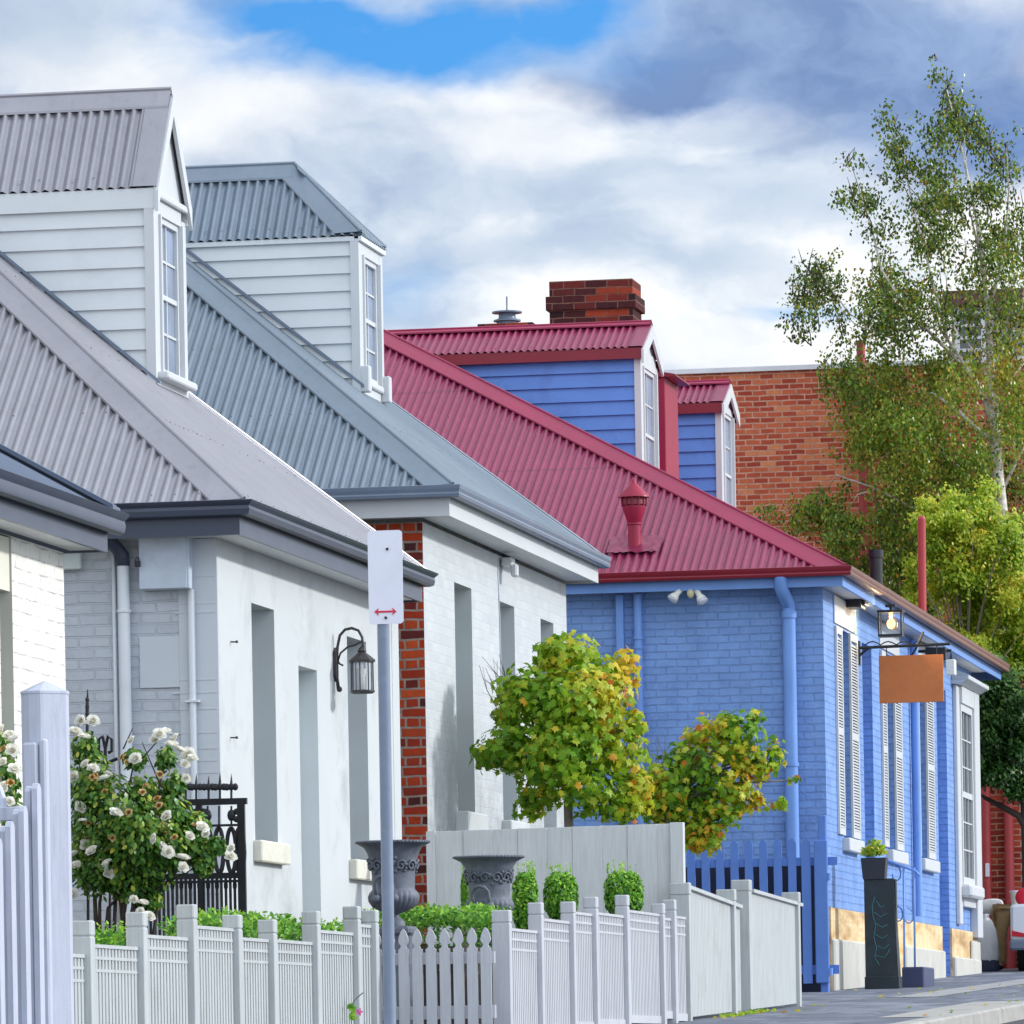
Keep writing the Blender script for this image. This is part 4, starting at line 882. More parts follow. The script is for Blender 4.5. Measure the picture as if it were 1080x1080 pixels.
# --- blue picket fence with its gate
Yp = 67.6; a, b = at(725, 900, Yp), at(856, 890, Yp)
fE = thing('blue_picket_fence', 'blue picket fence of pointed boards against the blue brick side wall', 'fence', ((a.x+b.x)/2, Yp, gz(Yp)))
def picket(mb, c, h, y, z0, z1, t=.022): mb.prism([(c-h, y, z0), (c+h, y, z0), (c+h, y, z1-h*1.2), (c+h*.55, y, z1-h*.4), (c, y, z1), (c-h*.55, y, z1-h*.4), (c-h, y, z1-h*1.2)], (0, t, 0)); return mb
zb = gz(Yp)+.1; zt = at(800, 886, Yp).z
for k in range(9):
    c = at(729+15.2*k, 900, Yp).x; picket(MB(), c, .045, Yp-.022, zb, at(729+15.2*k, 890-(k*.6), Yp).z+.02).build('picket', M['blue_fence'], fE)
z = at(790, 910, Yp).z
for (za, zc_) in ((z-.045, z+.045), (zb+.1, zb+.2)): MB().box(a.x, b.x+.28, Yp+.001, Yp+.045, za, zc_).build('rail', M['blue_fence'], fE)
MB().box(a.x-.3, b.x+.1, Yp+.32, Yp+.36, zb-.1, z-.02).build('shade_sheet', M['navy'], fE)  # dark sheet added in place of the shade between the pickets
p = MB(); c = at(866, 888, Yp); q = at(853, 1040, Yp); picket(p, at(849.5, 900, Yp).x, .045, Yp-.024, zb, at(848, 888, Yp).z); p.build('picket', M['blue_fence'], fE)
p = MB(); p.box(c.x-.075, c.x+.075, Yp-.07, Yp-.0245, zb, at(866, 886, Yp).z, .01); p.box(c.x-.03, c.x+.06, Yp-.02, Yp+.09, zb-.2, at(862, 860, Yp).z, .01); p.build('post', M['blue_fence'], fE)
p = MB()
for v in (925, 1025): z = at(868, v, Yp).z; p.tube([(c.x+.09, Yp-.05, z-.04), (c.x+.09, Yp-.05, z+.04)], .022, 8)
p.build('hinge', M['blue_trim'], fE)
# --- foreground fence with the big pyramid post
Yq = 26.0; a, b = at(18, 735, Yq), at(77, 735, Yq); w = (b.x-a.x); w *= .76; cx, cy = a.x+w/2+.005, Yq+w/2
fF = thing('foreground_fence', 'cool white picket fence with a large pyramid capped post at far left', 'fence', (cx, cy, gz(cy)))
p = MB(); zc = at(48, 731, Yq).z; zap = at(46, 717.5, Yq+w/2).z; e = w/2; ch = .048
ring = [(-e+ch, -e), (e-ch*1.9, -e), (e, -e+ch*1.9), (e, e-ch), (e-ch, e), (-e+ch, e), (-e, e-ch), (-e, -e+ch)]
vs = [(cx+x, cy+y, gz(cy)-.1) for x, y in ring]+[(cx+x, cy+y, zc) for x, y in ring]+[(cx+x*1.03, cy+y*1.03, zc+.001) for x, y in ring]+[(cx+x*1.03, cy+y*1.03, zc+.012) for x, y in ring]+[(cx, cy, zap)]
fs = []
for r_ in range(3): fs += [(r_*8+i, r_*8+(i+1) % 8, r_*8+8+(i+1) % 8, r_*8+8+i) for i in range(8)]
fs += [(24+i, 24+(i+1) % 8, 32) for i in range(8)]
p.add(vs, fs); p.build('post', M['post_blue'], fF)
XQ = cx+.02
p = MB(); q0, q1 = at(26, 785, Yq-.04), at(49, 785, Yq-.04); p.box(q0.x, q1.x-.03, Yq-.09, Yq-.0, gz(Yq), at(37, 784, Yq).z, .01); p.box(q1.x-.028, q1.x+.004, Yq-.075, Yq-.012, gz(Yq), at(47, 780, Yq).z, .008); p.build('end_picket', M['post_blue'], fF)
curve = [(38, 826), (31, 829), (24, 850), (18, 853), (10, 866), (4, 871), (-3, 884), (-10, 889), (-17, 899), (-24, 903), (-31, 910), (-38, 913)]
for i, (u, v) in enumerate(curve):
    q = atX(u, v, XQ+(.03 if i % 2 == 0 else -.01)); xx = q.x
    p = MB(); p.prism([(xx-.011, q.y-.038, gz(q.y)+.05), (xx-.011, q.y+.038, gz(q.y)+.05), (xx-.011, q.y+.038, q.z-.025), (xx-.011, q.y+.02, q.z-.006), (xx-.011, q.y, q.z), (xx-.011, q.y-.02, q.z-.006), (xx-.011, q.y-.038, q.z-.025)], (.024, 0, 0)); p.build('picket', M['post_blue'], fF)
q0 = atX(-38, 980, XQ)
for za in (.05, -.5): MB().box(XQ-.06, XQ-.024, q0.y-.3, Yq-.1, za, za+.09).build('rail', M['post_blue'], fF)
p = MB(); q = at(10, 857, 25.5); p.box(q.x-.3, q.x+.03, 25.62, 25.68, q.z-.03, q.z+.03, .004); q2 = at(-2, 835, 25.7)
p.tube([(q2.x-.12+.13*math.cos(t), 25.7, q2.z-.07+.15*math.sin(t)) for t in np.linspace(-.3, 1.6, 8)], .03, 8); p.build('curved_rail', M['post_blue'], fF)

# ================================================================== STREET OBJECTS
# parking sign
Ys = 30.0; top = at(404, 640, Ys); px = at(407, 900, Ys).x
sg = thing('parking_sign', 'narrow white sign with a red double arrow on a galvanised pole', 'sign', (px, Ys, gz(Ys)))
MB().tube([(px-.003, Ys+.035, gz(Ys)-.2), (px+.0, Ys+.035, at(402, 580, Ys).z)], .031, 16).build('pole', M['galv'], sg, True, auto=60)
a, b = at(387.5, 560, Ys), at(425.5, 657.5, Ys)
def rrect(x0, x1, z0, z1, r, y, n=6):
    pts = []
    for (cx_, cz_, q0) in ((x1-r, z1-r, 0), (x0+r, z1-r, 90), (x0+r, z0+r, 180), (x1-r, z0+r, 270)):
        for k in range(n+1): q = math.radians(q0+90*k/n); pts.append((cx_+r*math.cos(q), y, cz_+r*math.sin(q)))
    return pts
plate = MB().prism(rrect(a.x, b.x, b.z, a.z, .018, Ys), (0, .004, 0)).build('plate', M['sign_white'], sg)
c = at(406.5, 645, Ys); L = .056; h = .0145
arrow = [(-L, 0), (-L+.022, h*1.25), (-L+.018, .0045), (L-.018, .0045), (L-.022, h*1.25), (L, 0), (L-.022, -h*1.25), (L-.018, -.0045), (-L+.018, -.0045), (-L+.022, -h*1.25)]
MB().prism([(c.x+x, Ys-.0035, c.z+z) for x, z in arrow], (0, .0034, 0)).build('arrow', M['sign_red'], plate)
p = MB()
for (u, v) in ((407, 651.5), (408.5, 579)): q = at(u, v, Ys); p.tube([(q.x, Ys-.0001, q.z), (q.x, Ys-.008, q.z)], .007, 8)
p.build('bolt', M['black_iron'], plate)
# wall lantern on the rendered cottage
q = atX(352.5, 702, X1); Yl = q.y
wl = thing('wall_lantern', 'black carriage lantern on a scrolled wall bracket on the white rendered front', 'lamp', (X1, Yl, q.z))
zt, zbk = atX(352, 683, X1).z, atX(352, 719, X1).z
MB().prism([(X1+.001, Yl-.05, zt-.03), (X1+.001, Yl, zt), (X1+.001, Yl+.05, zt-.03), (X1+.001, Yl+.05, zbk+.05), (X1+.001, Yl, zbk), (X1+.001, Yl-.05, zbk+.05)], (.025, 0, 0)).build('backplate', M['bronze_iron'], wl)
def lp(u, v): return at(u, v, Yl)
p = MB(); p.tube([lp(357, 727), lp(355.5, 715), lp(355, 700), lp(356, 682), lp(358.5, 670), lp(364, 664), lp(371, 662.5), lp(378, 665), lp(382, 672), lp(383, 682), lp(383, 689)], [.016, .013, .012, .012, .012, .012, .012, .012, .012, .012, .01], 8)
p.tube([lp(355, 693), lp(358, 700), lp(362, 702)], .008, 6); p.tube([lp(355.5, 700), lp(359, 689), lp(367, 682), lp(375, 680), (lp(382, 676))], .009, 6); p.sphere(lp(358, 727), .024, 8, 6); p.build('scroll_bracket', M['bronze_iron'], wl, True)
c = lp(382, 714); zt, zb = lp(382, 697).z, lp(382, 730).z; R = .098
p = MB(); p.lathe((c.x, Yl, zt), [(R+.012, -.012), (R+.014, .006), (R*.85, .03), (R*.45, .06), (R*.3, .075), (R*.42, .08), (R*.3, .1), (R*.12, .115), (.001, .13)], 8); p.build('lantern_roof', M['bronze_iron'], wl)
p = MB(); p.lathe((c.x, Yl, zb), [(R*.9, -.012), (R+.006, .0), (R+.006, .012), (R*.8, .016), (.001, .016)], 8)
for k in range(8):
    t = 2*math.pi*k/8; p.tube([(c.x+R*.93*math.cos(t), Yl+R*.93*math.sin(t), zb), (c.x+R*.93*math.cos(t), Yl+R*.93*math.sin(t), zt)], .006, 6)
p.build('cage', M['bronze_iron'], wl)
MB().lathe((c.x, Yl, zb), [(R*.88, .018), (R*.88, zt-zb-.014)], 8).build('glass', M['clear'], wl)
MB().lathe((c.x, Yl, zb), [(.022, .02), (.022, .13), (.03, .15), (.03, .19), (.001, .2)], 12).build('bulb_tube', M['flash_white'], wl, True)
# urns
def urn(Y, uc, vt, vb, W, label):
    c = at(uc, (vt+vb)/2, Y); zt, zb = at(uc, vt, Y).z, at(uc, vb, Y).z; H = zt-zb; R = W/2
    o = thing('garden_urn', label, 'urn', (c.x, Y, gz(Y)), 'iron urns behind the picket gate')
    p = MB(); n = 96
    p.lathe((c.x, Y, zb), [(R*.3, -.03), (R*.3, .0), (R*.24, .02), (R*.14, H*.07), (R*.13, H*.1), (R*.3, H*.13), (R*.56, H*.19), (R*.66, H*.26), (R*.675, H*.32), (R*.65, H*.37), (R*.585, H*.4), (R*.575, H*.42), (R*.58, H*.48), (R*.59, H*.6), (R*.63, H*.74), (R*.7, H*.85), (R*.79, H*.92), (R*.94, H*.958), (R, H*.972), (R*1.0, H*.992), (R*.95, H), (R*.74, H*.94), (R*.55, H*.7), (.001, H*.6)], n, (5, 8, 26, .09))
    b = p.build('bowl', M['urn_iron'], o, True, auto=60)
    p = MB(); m = 56
    for k in range(m): t = 2*math.pi*k/m; p.sphere((c.x+R*.985*math.cos(t), Y+R*.985*math.sin(t), zb+H*.985), .0105, 6, 4)
    p.build('beaded_rim', M['urn_iron'], o, True)
    p = MB()   # scrolls and leaves in relief around the neck
    for k in range(12):
        t0 = 2*math.pi*k/12; r_ = R*.55
        path = []
        for j in range(14):
            q = j*.62; rr = .036*(1-j/16); t = t0+rr*math.cos(q)/r_; z = zb+H*.69+rr*math.sin(q)*1.25
            rad = R*(.6+.05*(z-zb-H*.6)/(H*.16))+.008; path.append((c.x+rad*math.cos(t), Y+rad*math.sin(t), z))
        p.tube(path, .0085, 6)
        for j in range(5):
            t = t0+.26+random.uniform(-.1, .1); z = zb+H*random.uniform(.6, .8); rad = R*(.6+.05*(z-zb-H*.6)/(H*.16))+.004
            p.sphere((c.x+rad*math.cos(t), Y+rad*math.sin(t), z), random.uniform(.01, .018), 6, 4)
    p.build('relief', M['urn_iron'], o, True)
    for t in (-1.75, 1.39, -.18 if uc < 450 else -1.75+3.14*2):
        pass
    for t in (math.radians(-98), math.radians(82)):
        er = Vector((math.cos(t), math.sin(t), 0)); et = Vector((-er.y, er.x, 0)); base = Vector((c.x, Y, zb))+er*R*.6
        p = MB(); p.tube([base+et*s*.075*1.0+er*dr+Vector((0, 0, z)) for s, dr, z in ((-.85, .03, H*.3), (-.9, .05, H*.4), (-.85, .06, H*.49), (-.5, .07, H*.55), (0, .072, H*.57), (.5, .07, H*.55), (.85, .06, H*.49), (.9, .05, H*.4), (.85, .03, H*.3))], .015, 8)
        for s in (-1, 1): p.sphere(base+et*s*.07+er*.03+Vector((0, 0, H*.29)), .036, 8, 6)
        p.build('handle', M['urn_iron'], o, True)
    p = MB(); p.box(c.x-R*.5, c.x+R*.5, Y-R*.5, Y+R*.5, gz(Y)-.1, zb-.03, .02); p.box(c.x-R*.56, c.x+R*.56, Y-R*.56, Y+R*.56, zb-.1, zb-.031, .02); p.build('plinth', M['urn_iron'], o)
urn(45.0, 415, 887, 973, .55, 'grey cast iron urn partly behind the sign pole')
urn(47.0, 516, 903, 978, .55, 'grey iron urn with its loop handle facing out, before the grey board fence')
# iron gate and iron arch
Yi = 42.0
ig = thing('iron_gate', 'black wrought iron side gate with spikes and ovals beside the rendered corner', 'gate', (at(214, 1000, Yi).x, Yi, gz(Yi)))
def gp(u, v): return at(u, v, Yi)
def bar(mb, a, b, w=.014): mb.tube([a, b], w, 4 if w < .02 else 8)
xL, xR = gp(150, 900).x, gp(257, 900).x
p = MB()
for v, w in ((846, .022), (871, .008), (924, .02), (930, .009)):
    z = gp(214, v).z; p.box(xL, xR+(.03 if v == 846 else 0), Yi-.02, Yi+.02, z-w, z+w)
for u in (150, 211, 256): x = gp(u, 900).x; p.box(x-.02-(.012 if u == 256 else 0), x+.02, Yi-.018, Yi+.018, gz(Yi), gp(u, 846).z)
p.build('frame', M['black_iron'], ig)
p = MB()
for i, u in enumerate(np.arange(153, 252, 4.7)):
    x = gp(u, 900).x; p.tube([(x, Yi, gz(Yi)+.05), (x, Yi, gp(u, 924).z)], .0115, 6)
    if i % 2 == 0: p.sphere((x, Yi, gp(u, 934).z), .02, 6, 5, (.8, .8, 1.8))
p.build('bar', M['black_iron'], ig)
p = MB()
for k, u in enumerate((160, 172, 183, 195, 207, 219, 231, 244, 253)):
    c = gp(u, 897); p.torus(c, (.032, 0, 0), (0, 0, .155), 1, 1, .016, 26)
    p.tube([gp(u, 871), gp(u, 850)], .008, 6)
    if k % 2: p.sphere(gp(u, 860), .03, 8, 6, (1, .5, 1.4))
for u in (207, 215, 250): 
    for v in (856, 864): p.sphere(gp(u, v), .03, 8, 5, (1, .5, .8))
p.build('ovals', M['black_iron'], ig)
p = MB()
for k, u in enumerate((196, 207, 220, 232, 244)):
    a = gp(u, 846); b = gp(u, 814 + 2*(k % 3)); p.tube([a, a+(b-a)*.4, a+(b-a)*.55, b], [.009, .009, .014, .001], 6)
    for s in (-.03, .0, .03): p.sphere((a.x+s, Yi, gp(u, 830).z), .022, 8, 5, (1, .6, 1.2))
p.build('spike', M['black_iron'], ig)
Yr = 40.9
ar = thing('iron_rose_frame', 'black wrought iron frame with a tall finial standing among the roses', 'garden frame', (at(92, 800, Yr).x, Yr, gz(Yr)))
def rp(u, v): return at(u, v, Yr)
p = MB(); p.tube([rp(93, 980), rp(92, 762), rp(92, 745), rp(92.5, 727)], [.011, .011, .014, .003], 8)
for v in (738, 745, 753): p.sphere(rp(92, v), .016, 8, 5)
p.build('finial_post', M['black_iron'], ar)
p = MB()
for (u0, s) in ((93, 1), (112, -1), (110, 1)):
    p.tube([rp(u0, 812), rp(u0+s*1, 790), rp(u0+s*4, 776), rp(u0+s*8, 780), rp(u0+s*8, 792), rp(u0+s*4, 794)], .012, 6)
p.tube([rp(80, 814), rp(96, 800), rp(110, 806), rp(124, 800)], .012, 6); p.tube([rp(100, 800), rp(96, 778), rp(97, 771)], .014, 6); p.tube([rp(116, 812), rp(116, 990)], .011, 6)
p.build('scroll', M['black_iron'], ar)
# ---- things on the blue house
q = at(725, 612, 69.0)
fl = thing('floodlight', 'white twin spotlight with sensor under the crimson gutter on the blue side wall', 'light', (q.x, 68.95, q.z))
def fpx(u, v, dy=0): return at(u, v, 68.8+dy)
p = MB(); p.box(q.x-.06, q.x+.06, 68.86, 68.985, q.z-.04, q.z+.02, .01); p.build('mount', M['flash_white'], fl)
for (u1, v1, u0, v0) in ((709, 632, 723, 616), (741, 634, 731, 616)):
    A, B = fpx(u0, v0), fpx(u1, v1, -.12); d = (B-A)
    p = MB(); p.tube([A, A+d*.72, A+d*.74, A+d*.95, B], [.03, .034, .045, .062, .068], 12); o = p.build('lamp_head', M['flash_white'], fl, True, auto=40)
    MB().tube([B, B+d.normalized()*.012], [.06, .04], 12).build('lens', M['lamp_lens'], o, True)
p = MB(); A = fpx(729, 622); p.sphere(A-Vector((0, .05, .04)), .045, 10, 8, (1, 1, 1.4)); p.build('sensor', M['beige_plastic'], fl, True)
# eave speaker box
q = atX(893, 633, X3)
sp_ = MB(); sp_.box(X3+.002, X3+.2, q.y-.25, q.y+.2, q.z-.1, q.z+.1, .015); sp_.box(X3+.2, X3+.24, q.y-.2, q.y+.1, q.z-.07, q.z+.1, .01)
o = sp_.build('eave_camera', M['black_iron'], None, loc=(X3, q.y, q.z)); tag(o, 'dark box shaped camera under the blue house eave near its corner', 'camera')
# lit lantern
Yn = 72.0; a, b = at(927, 647, Yn), at(952.5, 669, Yn)
ln = thing('eave_lantern', 'lit glass box lantern under the eave above the hanging board', 'lamp', ((a.x+b.x)/2, Yn, b.z))
p = MB(); t = .016
for x in (a.x, b.x-t):
    for y in (Yn-.13, Yn+.13-t): p.box(x, x+t, y, y+t, b.z, a.z)
p.box(a.x-.01, b.x+.01, Yn-.14, Yn+.14, a.z, a.z+.03, .005); p.box(a.x-.002, b.x+.002, Yn-.132, Yn+.132, b.z-.025, b.z)
m_ = (a.x+b.x)/2; p.tube([(m_, Yn, a.z+.03), (m_, Yn, 5.3)], .015, 8); p.box(m_-.06, m_+.06, Yn-.06, Yn+.06, 5.26, 5.288); p.build('frame', M['black_iron'], ln)
p = MB(); p.box(a.x+.006, b.x-.006, Yn-.124, Yn+.124, b.z+.003, a.z-.003); p.build('glass', M['clear'], ln)
p = MB()
p.sphere((m_, Yn, (a.z+b.z)/2+.0), .05, 14, 10, (1, 1, 1.2)); p.tube([(m_, Yn, a.z-.06), (m_, Yn, a.z)], .022, 8)
p.build('bulb', M['bulb'], ln, True)
lt = bpy.data.lights.new('lantern_glow', 'POINT'); lt.energy = 55; lt.color = (1, .72, .38); lt.shadow_soft_size = .05
lo = bpy.data.objects.new('lantern_glow', lt); COL.objects.link(lo); lo.parent = ln; lo.location = (.0, -.03, .13)
# hanging board
Yh = 72.3; q = at(905, 684, Yh)
hb = thing('hanging_board', 'blank orange brown board hanging from an iron wall bracket', 'sign', (q.x, Yh, q.z))
def hp(u, v): return at(u, v, Yh)
p = MB(); A, B = hp(903, 683.5), hp(1002, 679); p.box(X3, X3+.02, Yh-.05, Yh+.05, A.z-.2, A.z+.08); p.tube([A, B], .018, 8); p.tube([hp(905, 694), hp(910, 688), hp(916, 684)], .016, 6)
p.tube([hp(961, 692), hp(966, 684), hp(974, 666)], .014, 6)
pts = [hp(912+4.2*i, 680.5-4.0*abs(math.sin(i*.8))) for i in range(17)]; p.tube(pts, .008, 5)
p.build('bracket', M['black_iron'], hb, True, auto=50)
a, b = hp(927, 692), hp(995.5, 740); p = MB(); p.box(a.x, b.x, Yh-.02, Yh+.02, b.z, a.z, .004); p.build('board', M['board_orange'], hb)
p = MB()
for u in (935, 988): p.tube([hp(u, 692.5), hp(u, 681)], .006, 6)
p.build('hanger', M['black_iron'], hb)
# junction box and security light by the white bay
q = at(1004, 704, 78.0); o = MB().box(X3+.3, X3+.45, q.y-.1, q.y+.1, q.z-.1, q.z+.1, .01); a, b = at(998, 696, 78), at(1008, 712, 78)
jb = thing('bracket_light', 'white box light on a dark arm under the eave beside the window hood', 'light', (a.x, 78, a.z))
MB().box(a.x, b.x, 77.9, 78.1, b.z, a.z, .01).build('light_box', M['flash_white'], jb)
p = MB(); p.tube([(X3, 78.05, a.z+.12), ((a.x+b.x)/2, 78.05, a.z+.12), ((a.x+b.x)/2, 78.05, a.z)], .02, 6); c_ = at(985, 690, 78); p.box(c_.x-.1, c_.x+.16, 77.9, 78.1, c_.z-.08, c_.z+.08, .01); p.build('arm', M['black_iron'], jb)
# chalkboard stand, planter, base, handrail
Yc = 69.6
a, b = at(911, 927, Yc), at(946, 1052, Yc)
cb = thing('chalkboard_stand', 'tall black tapering chalkboard stand with faded teal chalk marks on the footpath', 'chalkboard', ((a.x+b.x)/2, Yc, gz(Yc)))
x0t, x1t = at(911, 927, Yc).x, at(942, 927, Yc).x; x0b, x1b = at(914, 1052, Yc).x, at(949, 1052, Yc).x; zt, zb = a.z, gz(Yc)
p = MB(); D = .22
p.add([(x0b, Yc-.06, zb), (x1b, Yc-.06, zb), (x1b, Yc+D, zb), (x0b, Yc+D, zb), (x0t, Yc, zt), (x1t, Yc, zt), (x1t, Yc+D-.06, zt), (x0t, Yc+D-.06, zt)], [(3, 2, 1, 0), (4, 5, 6, 7), (0, 1, 5, 4), (1, 2, 6, 5), (2, 3, 7, 6), (3, 0, 4, 7)]); bo = p.build('board', M['chalkboard'], cb)
p = MB(); p.box(x0b-.01, x1b+.005, Yc-.075, Yc+D+.01, zb+.0, zb+.14, .006); p.box(x1t-.0, x1t+.025, Yc+.02, Yc+D-.07, zb+.15, zt-.01); p.build('base', M['chalkboard'], cb)
def onboard(u, v):
    q = at(u, v, Yc); f = (zt-q.z)/(zt-zb); return Vector((q.x, Yc-.06*f-.004, q.z))
p = MB(); strokes = [[(923, 946), (920, 955), (921, 966), (924, 976), (922, 988), (925, 1000), (923, 1010), (928, 1018)], [(924, 950), (929, 957), (933, 955)], [(922, 962), (929, 967), (936, 963)], [(924, 974), (931, 978), (937, 975)], [(923, 985), (931, 990), (937, 986)], [(925, 997), (933, 1001), (938, 996)], [(924, 1008), (934, 1010), (939, 1001)]]
for s in strokes: p.tube([onboard(*q) for q in s], .004, 5)
p.build('chalk_marks', M['chalk'], bo)
a, b = at(908, 905, Yc), at(934, 927, Yc)
pl = thing('planter_pot', 'charcoal planter box holding a small green plant on top of the chalkboard stand', 'planter', ((a.x+b.x)/2, Yc+.1, b.z))
p = MB(); p.add([(a.x+.02, Yc-.02, b.z+.002), (b.x-.01, Yc-.02, b.z+.002), (b.x-.01, Yc+.2, b.z+.002), (a.x+.02, Yc+.2, b.z+.002), (a.x, Yc-.04, a.z), (b.x+.01, Yc-.04, a.z), (b.x+.01, Yc+.22, a.z), (a.x, Yc+.22, a.z)], [(3, 2, 1, 0), (4, 5, 6, 7), (0, 1, 5, 4), (1, 2, 6, 5), (2, 3, 7, 6), (3, 0, 4, 7)]); p.build('pot', M['planter'], pl)
p = MB(); m_ = Vector(((a.x+b.x)/2, Yc+.09, a.z))
for k in range(420):
    d = rvec(); d.z = abs(d.z)+.25; d.normalize(); r_ = random.uniform(.08, .2); q = m_+Vector((d.x*r_*.8, d.y*r_*.8, d.z*r_*1.1)); leaf(p, q, rvec()+Vector((0, -.4, .5)), d, random.uniform(.035, .06), OVAL, random.random()*.9)
p.build('foliage', M['leaf_yellow'], pl)
a, b = at(951, 1020, 70.3), at(975, 1053, 70.3)
o = MB().box(a.x, b.x, 70.3, 70.3+1.1, gz(70.3)-.05, a.z, .015).build('low_planter', M['planter_blue'], None, loc=((a.x+b.x)/2, 70.8, gz(70.8))); tag(o, 'low navy box standing on the footpath right of the chalkboard', 'planter')
hr = thing('handrail', 'blue iron handrail with scrolls beside the blue house steps', 'handrail', (at(950, 960, 74).x, 74.2, gz(74)))
p = MB(); Yk = 73.8
def kp(u, v): return at(u, v, Yk)
p.tube([kp(928, 906), kp(940, 909), kp(953, 914), kp(966, 919), kp(970, 924)], .017, 6)
for u, v1 in ((953, 1030), (964, 1026)): p.tube([kp(u, 915), kp(u+1, v1)], .014, 6)
p.build('rail', M['blue_trim'], hr, True)
p = MB()
for (u, v, s) in ((945, 922, 1), (947, 965, 1), (958, 967, 1)):
    p.tube([kp(u+s*(5.5-.09*k)*math.cos(-1.7+k*.26), v+(9-.2*k)*math.sin(-1.7+k*.26)) for k in range(20)], .008, 6); p.build('scroll', M['blue_trim'], hr, True)
# ================================================================== PLANTS
def px2w(u, v, Y, ru, rv, ry):
    s = F/Y; c = at(u, v, Y); return c, (ru/s, ry, rv/s)
def maple(name, label, Y, base_u, lumps, per, tonef, ytrunk):
    c = at(base_u, 870, Y); o = thing(name, label, 'tree', (c.x, Y, gz(Y)), 'young maples behind the grey fence')
    p = MB(); hb = ytrunk; top = at(base_u-4, hb, Y)
    p.tube([(c.x+.02, Y, gz(Y)-.1), (c.x, Y, c.z-.4), (c.x-.01, Y, c.z), (top.x, Y, top.z), (top.x-.05, Y, top.z+.35)], [.06, .048, .042, .032, .01], 10)
    for (u, v, ru, rv, dy) in lumps:
        cc = at(u, v, Y); p.tube([(top.x, Y, top.z-random.uniform(0, .3)), ((top.x+cc.x)/2, Y+dy*.5, (top.z+cc.z)/2+.05), (cc.x, Y+dy, cc.z)], [.02, .014, .006], 6)
    p.build('trunk', M['bark'], o, True)
    p = MB()
    for (u, v, ru, rv, dy) in lumps:
        cc, r = px2w(u, v, Y, ru, rv, (ru+rv)/2*Y/F)
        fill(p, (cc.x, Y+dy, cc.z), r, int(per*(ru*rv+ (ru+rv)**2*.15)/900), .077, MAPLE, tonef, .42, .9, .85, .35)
    p.build('crown', M['leaf_maple'], o); return o, top
Ym = 54.6
cm = at(590, 770, Ym)
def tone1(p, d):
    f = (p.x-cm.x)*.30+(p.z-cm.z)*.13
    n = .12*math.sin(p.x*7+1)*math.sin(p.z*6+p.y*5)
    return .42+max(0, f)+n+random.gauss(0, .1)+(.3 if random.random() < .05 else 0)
lumps = [(592, 762, 70, 72, 0), (640, 735, 38, 48, -.1), (600, 695, 42, 32, 0), (560, 735, 42, 36, -.2), (535, 752, 22, 26, .1), (648, 790, 38, 42, .1), (545, 790, 44, 32, -.15), (517, 797, 27, 20, .05), (570, 830, 30, 34, 0), (556, 852, 20, 16, .05), (625, 835, 38, 30, -.1), (660, 838, 24, 28, .1), (600, 800, 50, 45, -.4), (620, 745, 45, 45, -.4), (655, 705, 24, 26, .1), (668, 765, 16, 20, .1), (672, 835, 20, 28, .1), (650, 855, 30, 18, 0), (580, 690, 26, 22, .1)]
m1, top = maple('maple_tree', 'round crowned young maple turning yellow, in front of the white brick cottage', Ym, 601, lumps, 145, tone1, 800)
for k in range(9):
    p = MB(); a = at(535+random.uniform(-5, 5), 745+random.uniform(-10, 15), Ym); b = at(random.uniform(504, 528), random.uniform(690, 725), Ym); m_ = (a+b)/2+Vector((random.uniform(-.03, .03), random.uniform(-.1, .1), .02)); p.tube([a, m_, b], [.005, .004, .002], 5)
    p.tube([m_, b+Vector((random.uniform(-.08, .05), 0, random.uniform(-.08, .05)))], [.003, .0015], 4); p.build('bare_twig', M['bark'], m1)
Ym2 = 61.5; cm2 = at(757, 815, Ym2)
def tone2(p, d):
    n = .22*math.sin(p.x*6+2)*math.sin(p.z*5+p.y*4)
    return .46+n+(p.x-cm2.x)*.1+random.gauss(0, .15)+(.3 if random.random() < .12 else 0)
lumps = [(745, 815, 52, 42, 0), (780, 775, 32, 30, -.1), (740, 775, 30, 24, .1), (800, 810, 24, 20, 0), (815, 795, 16, 22, .1), (700, 828, 40, 34, 0), (755, 858, 36, 24, -.1), (733, 878, 22, 16, 0), (690, 855, 26, 22, .1), (742, 890, 26, 14, -.1), (720, 880, 26, 18, 0), (722, 800, 28, 22, .15), (838, 823, 9, 5, 0), (822, 848, 12, 9, 0), (800, 846, 14, 12, 0), (795, 757, 14, 12, .1), (715, 852, 46, 34, 0), (748, 880, 30, 20, -.1), (775, 838, 36, 30, -.1), (705, 835, 36, 34, -.15), (785, 800, 30, 26, 0), (765, 765, 26, 18, 0)]
m2, _ = maple('maple_tree', 'smaller orange flecked maple spreading in front of the blue brick wall', Ym2, 708, lumps, 135, tone2, 840)
for k in range(16):
    a = at(random.uniform(684, 700), random.uniform(812, 830), Ym2); b = at(random.uniform(678, 705), random.uniform(772, 800), Ym2); MB().tube([a, (a+b)/2+Vector((random.uniform(-.04, .04), 0, 0)), b], [.005, .004, .002], 4).build('bare_twig', M['bark'], m2)

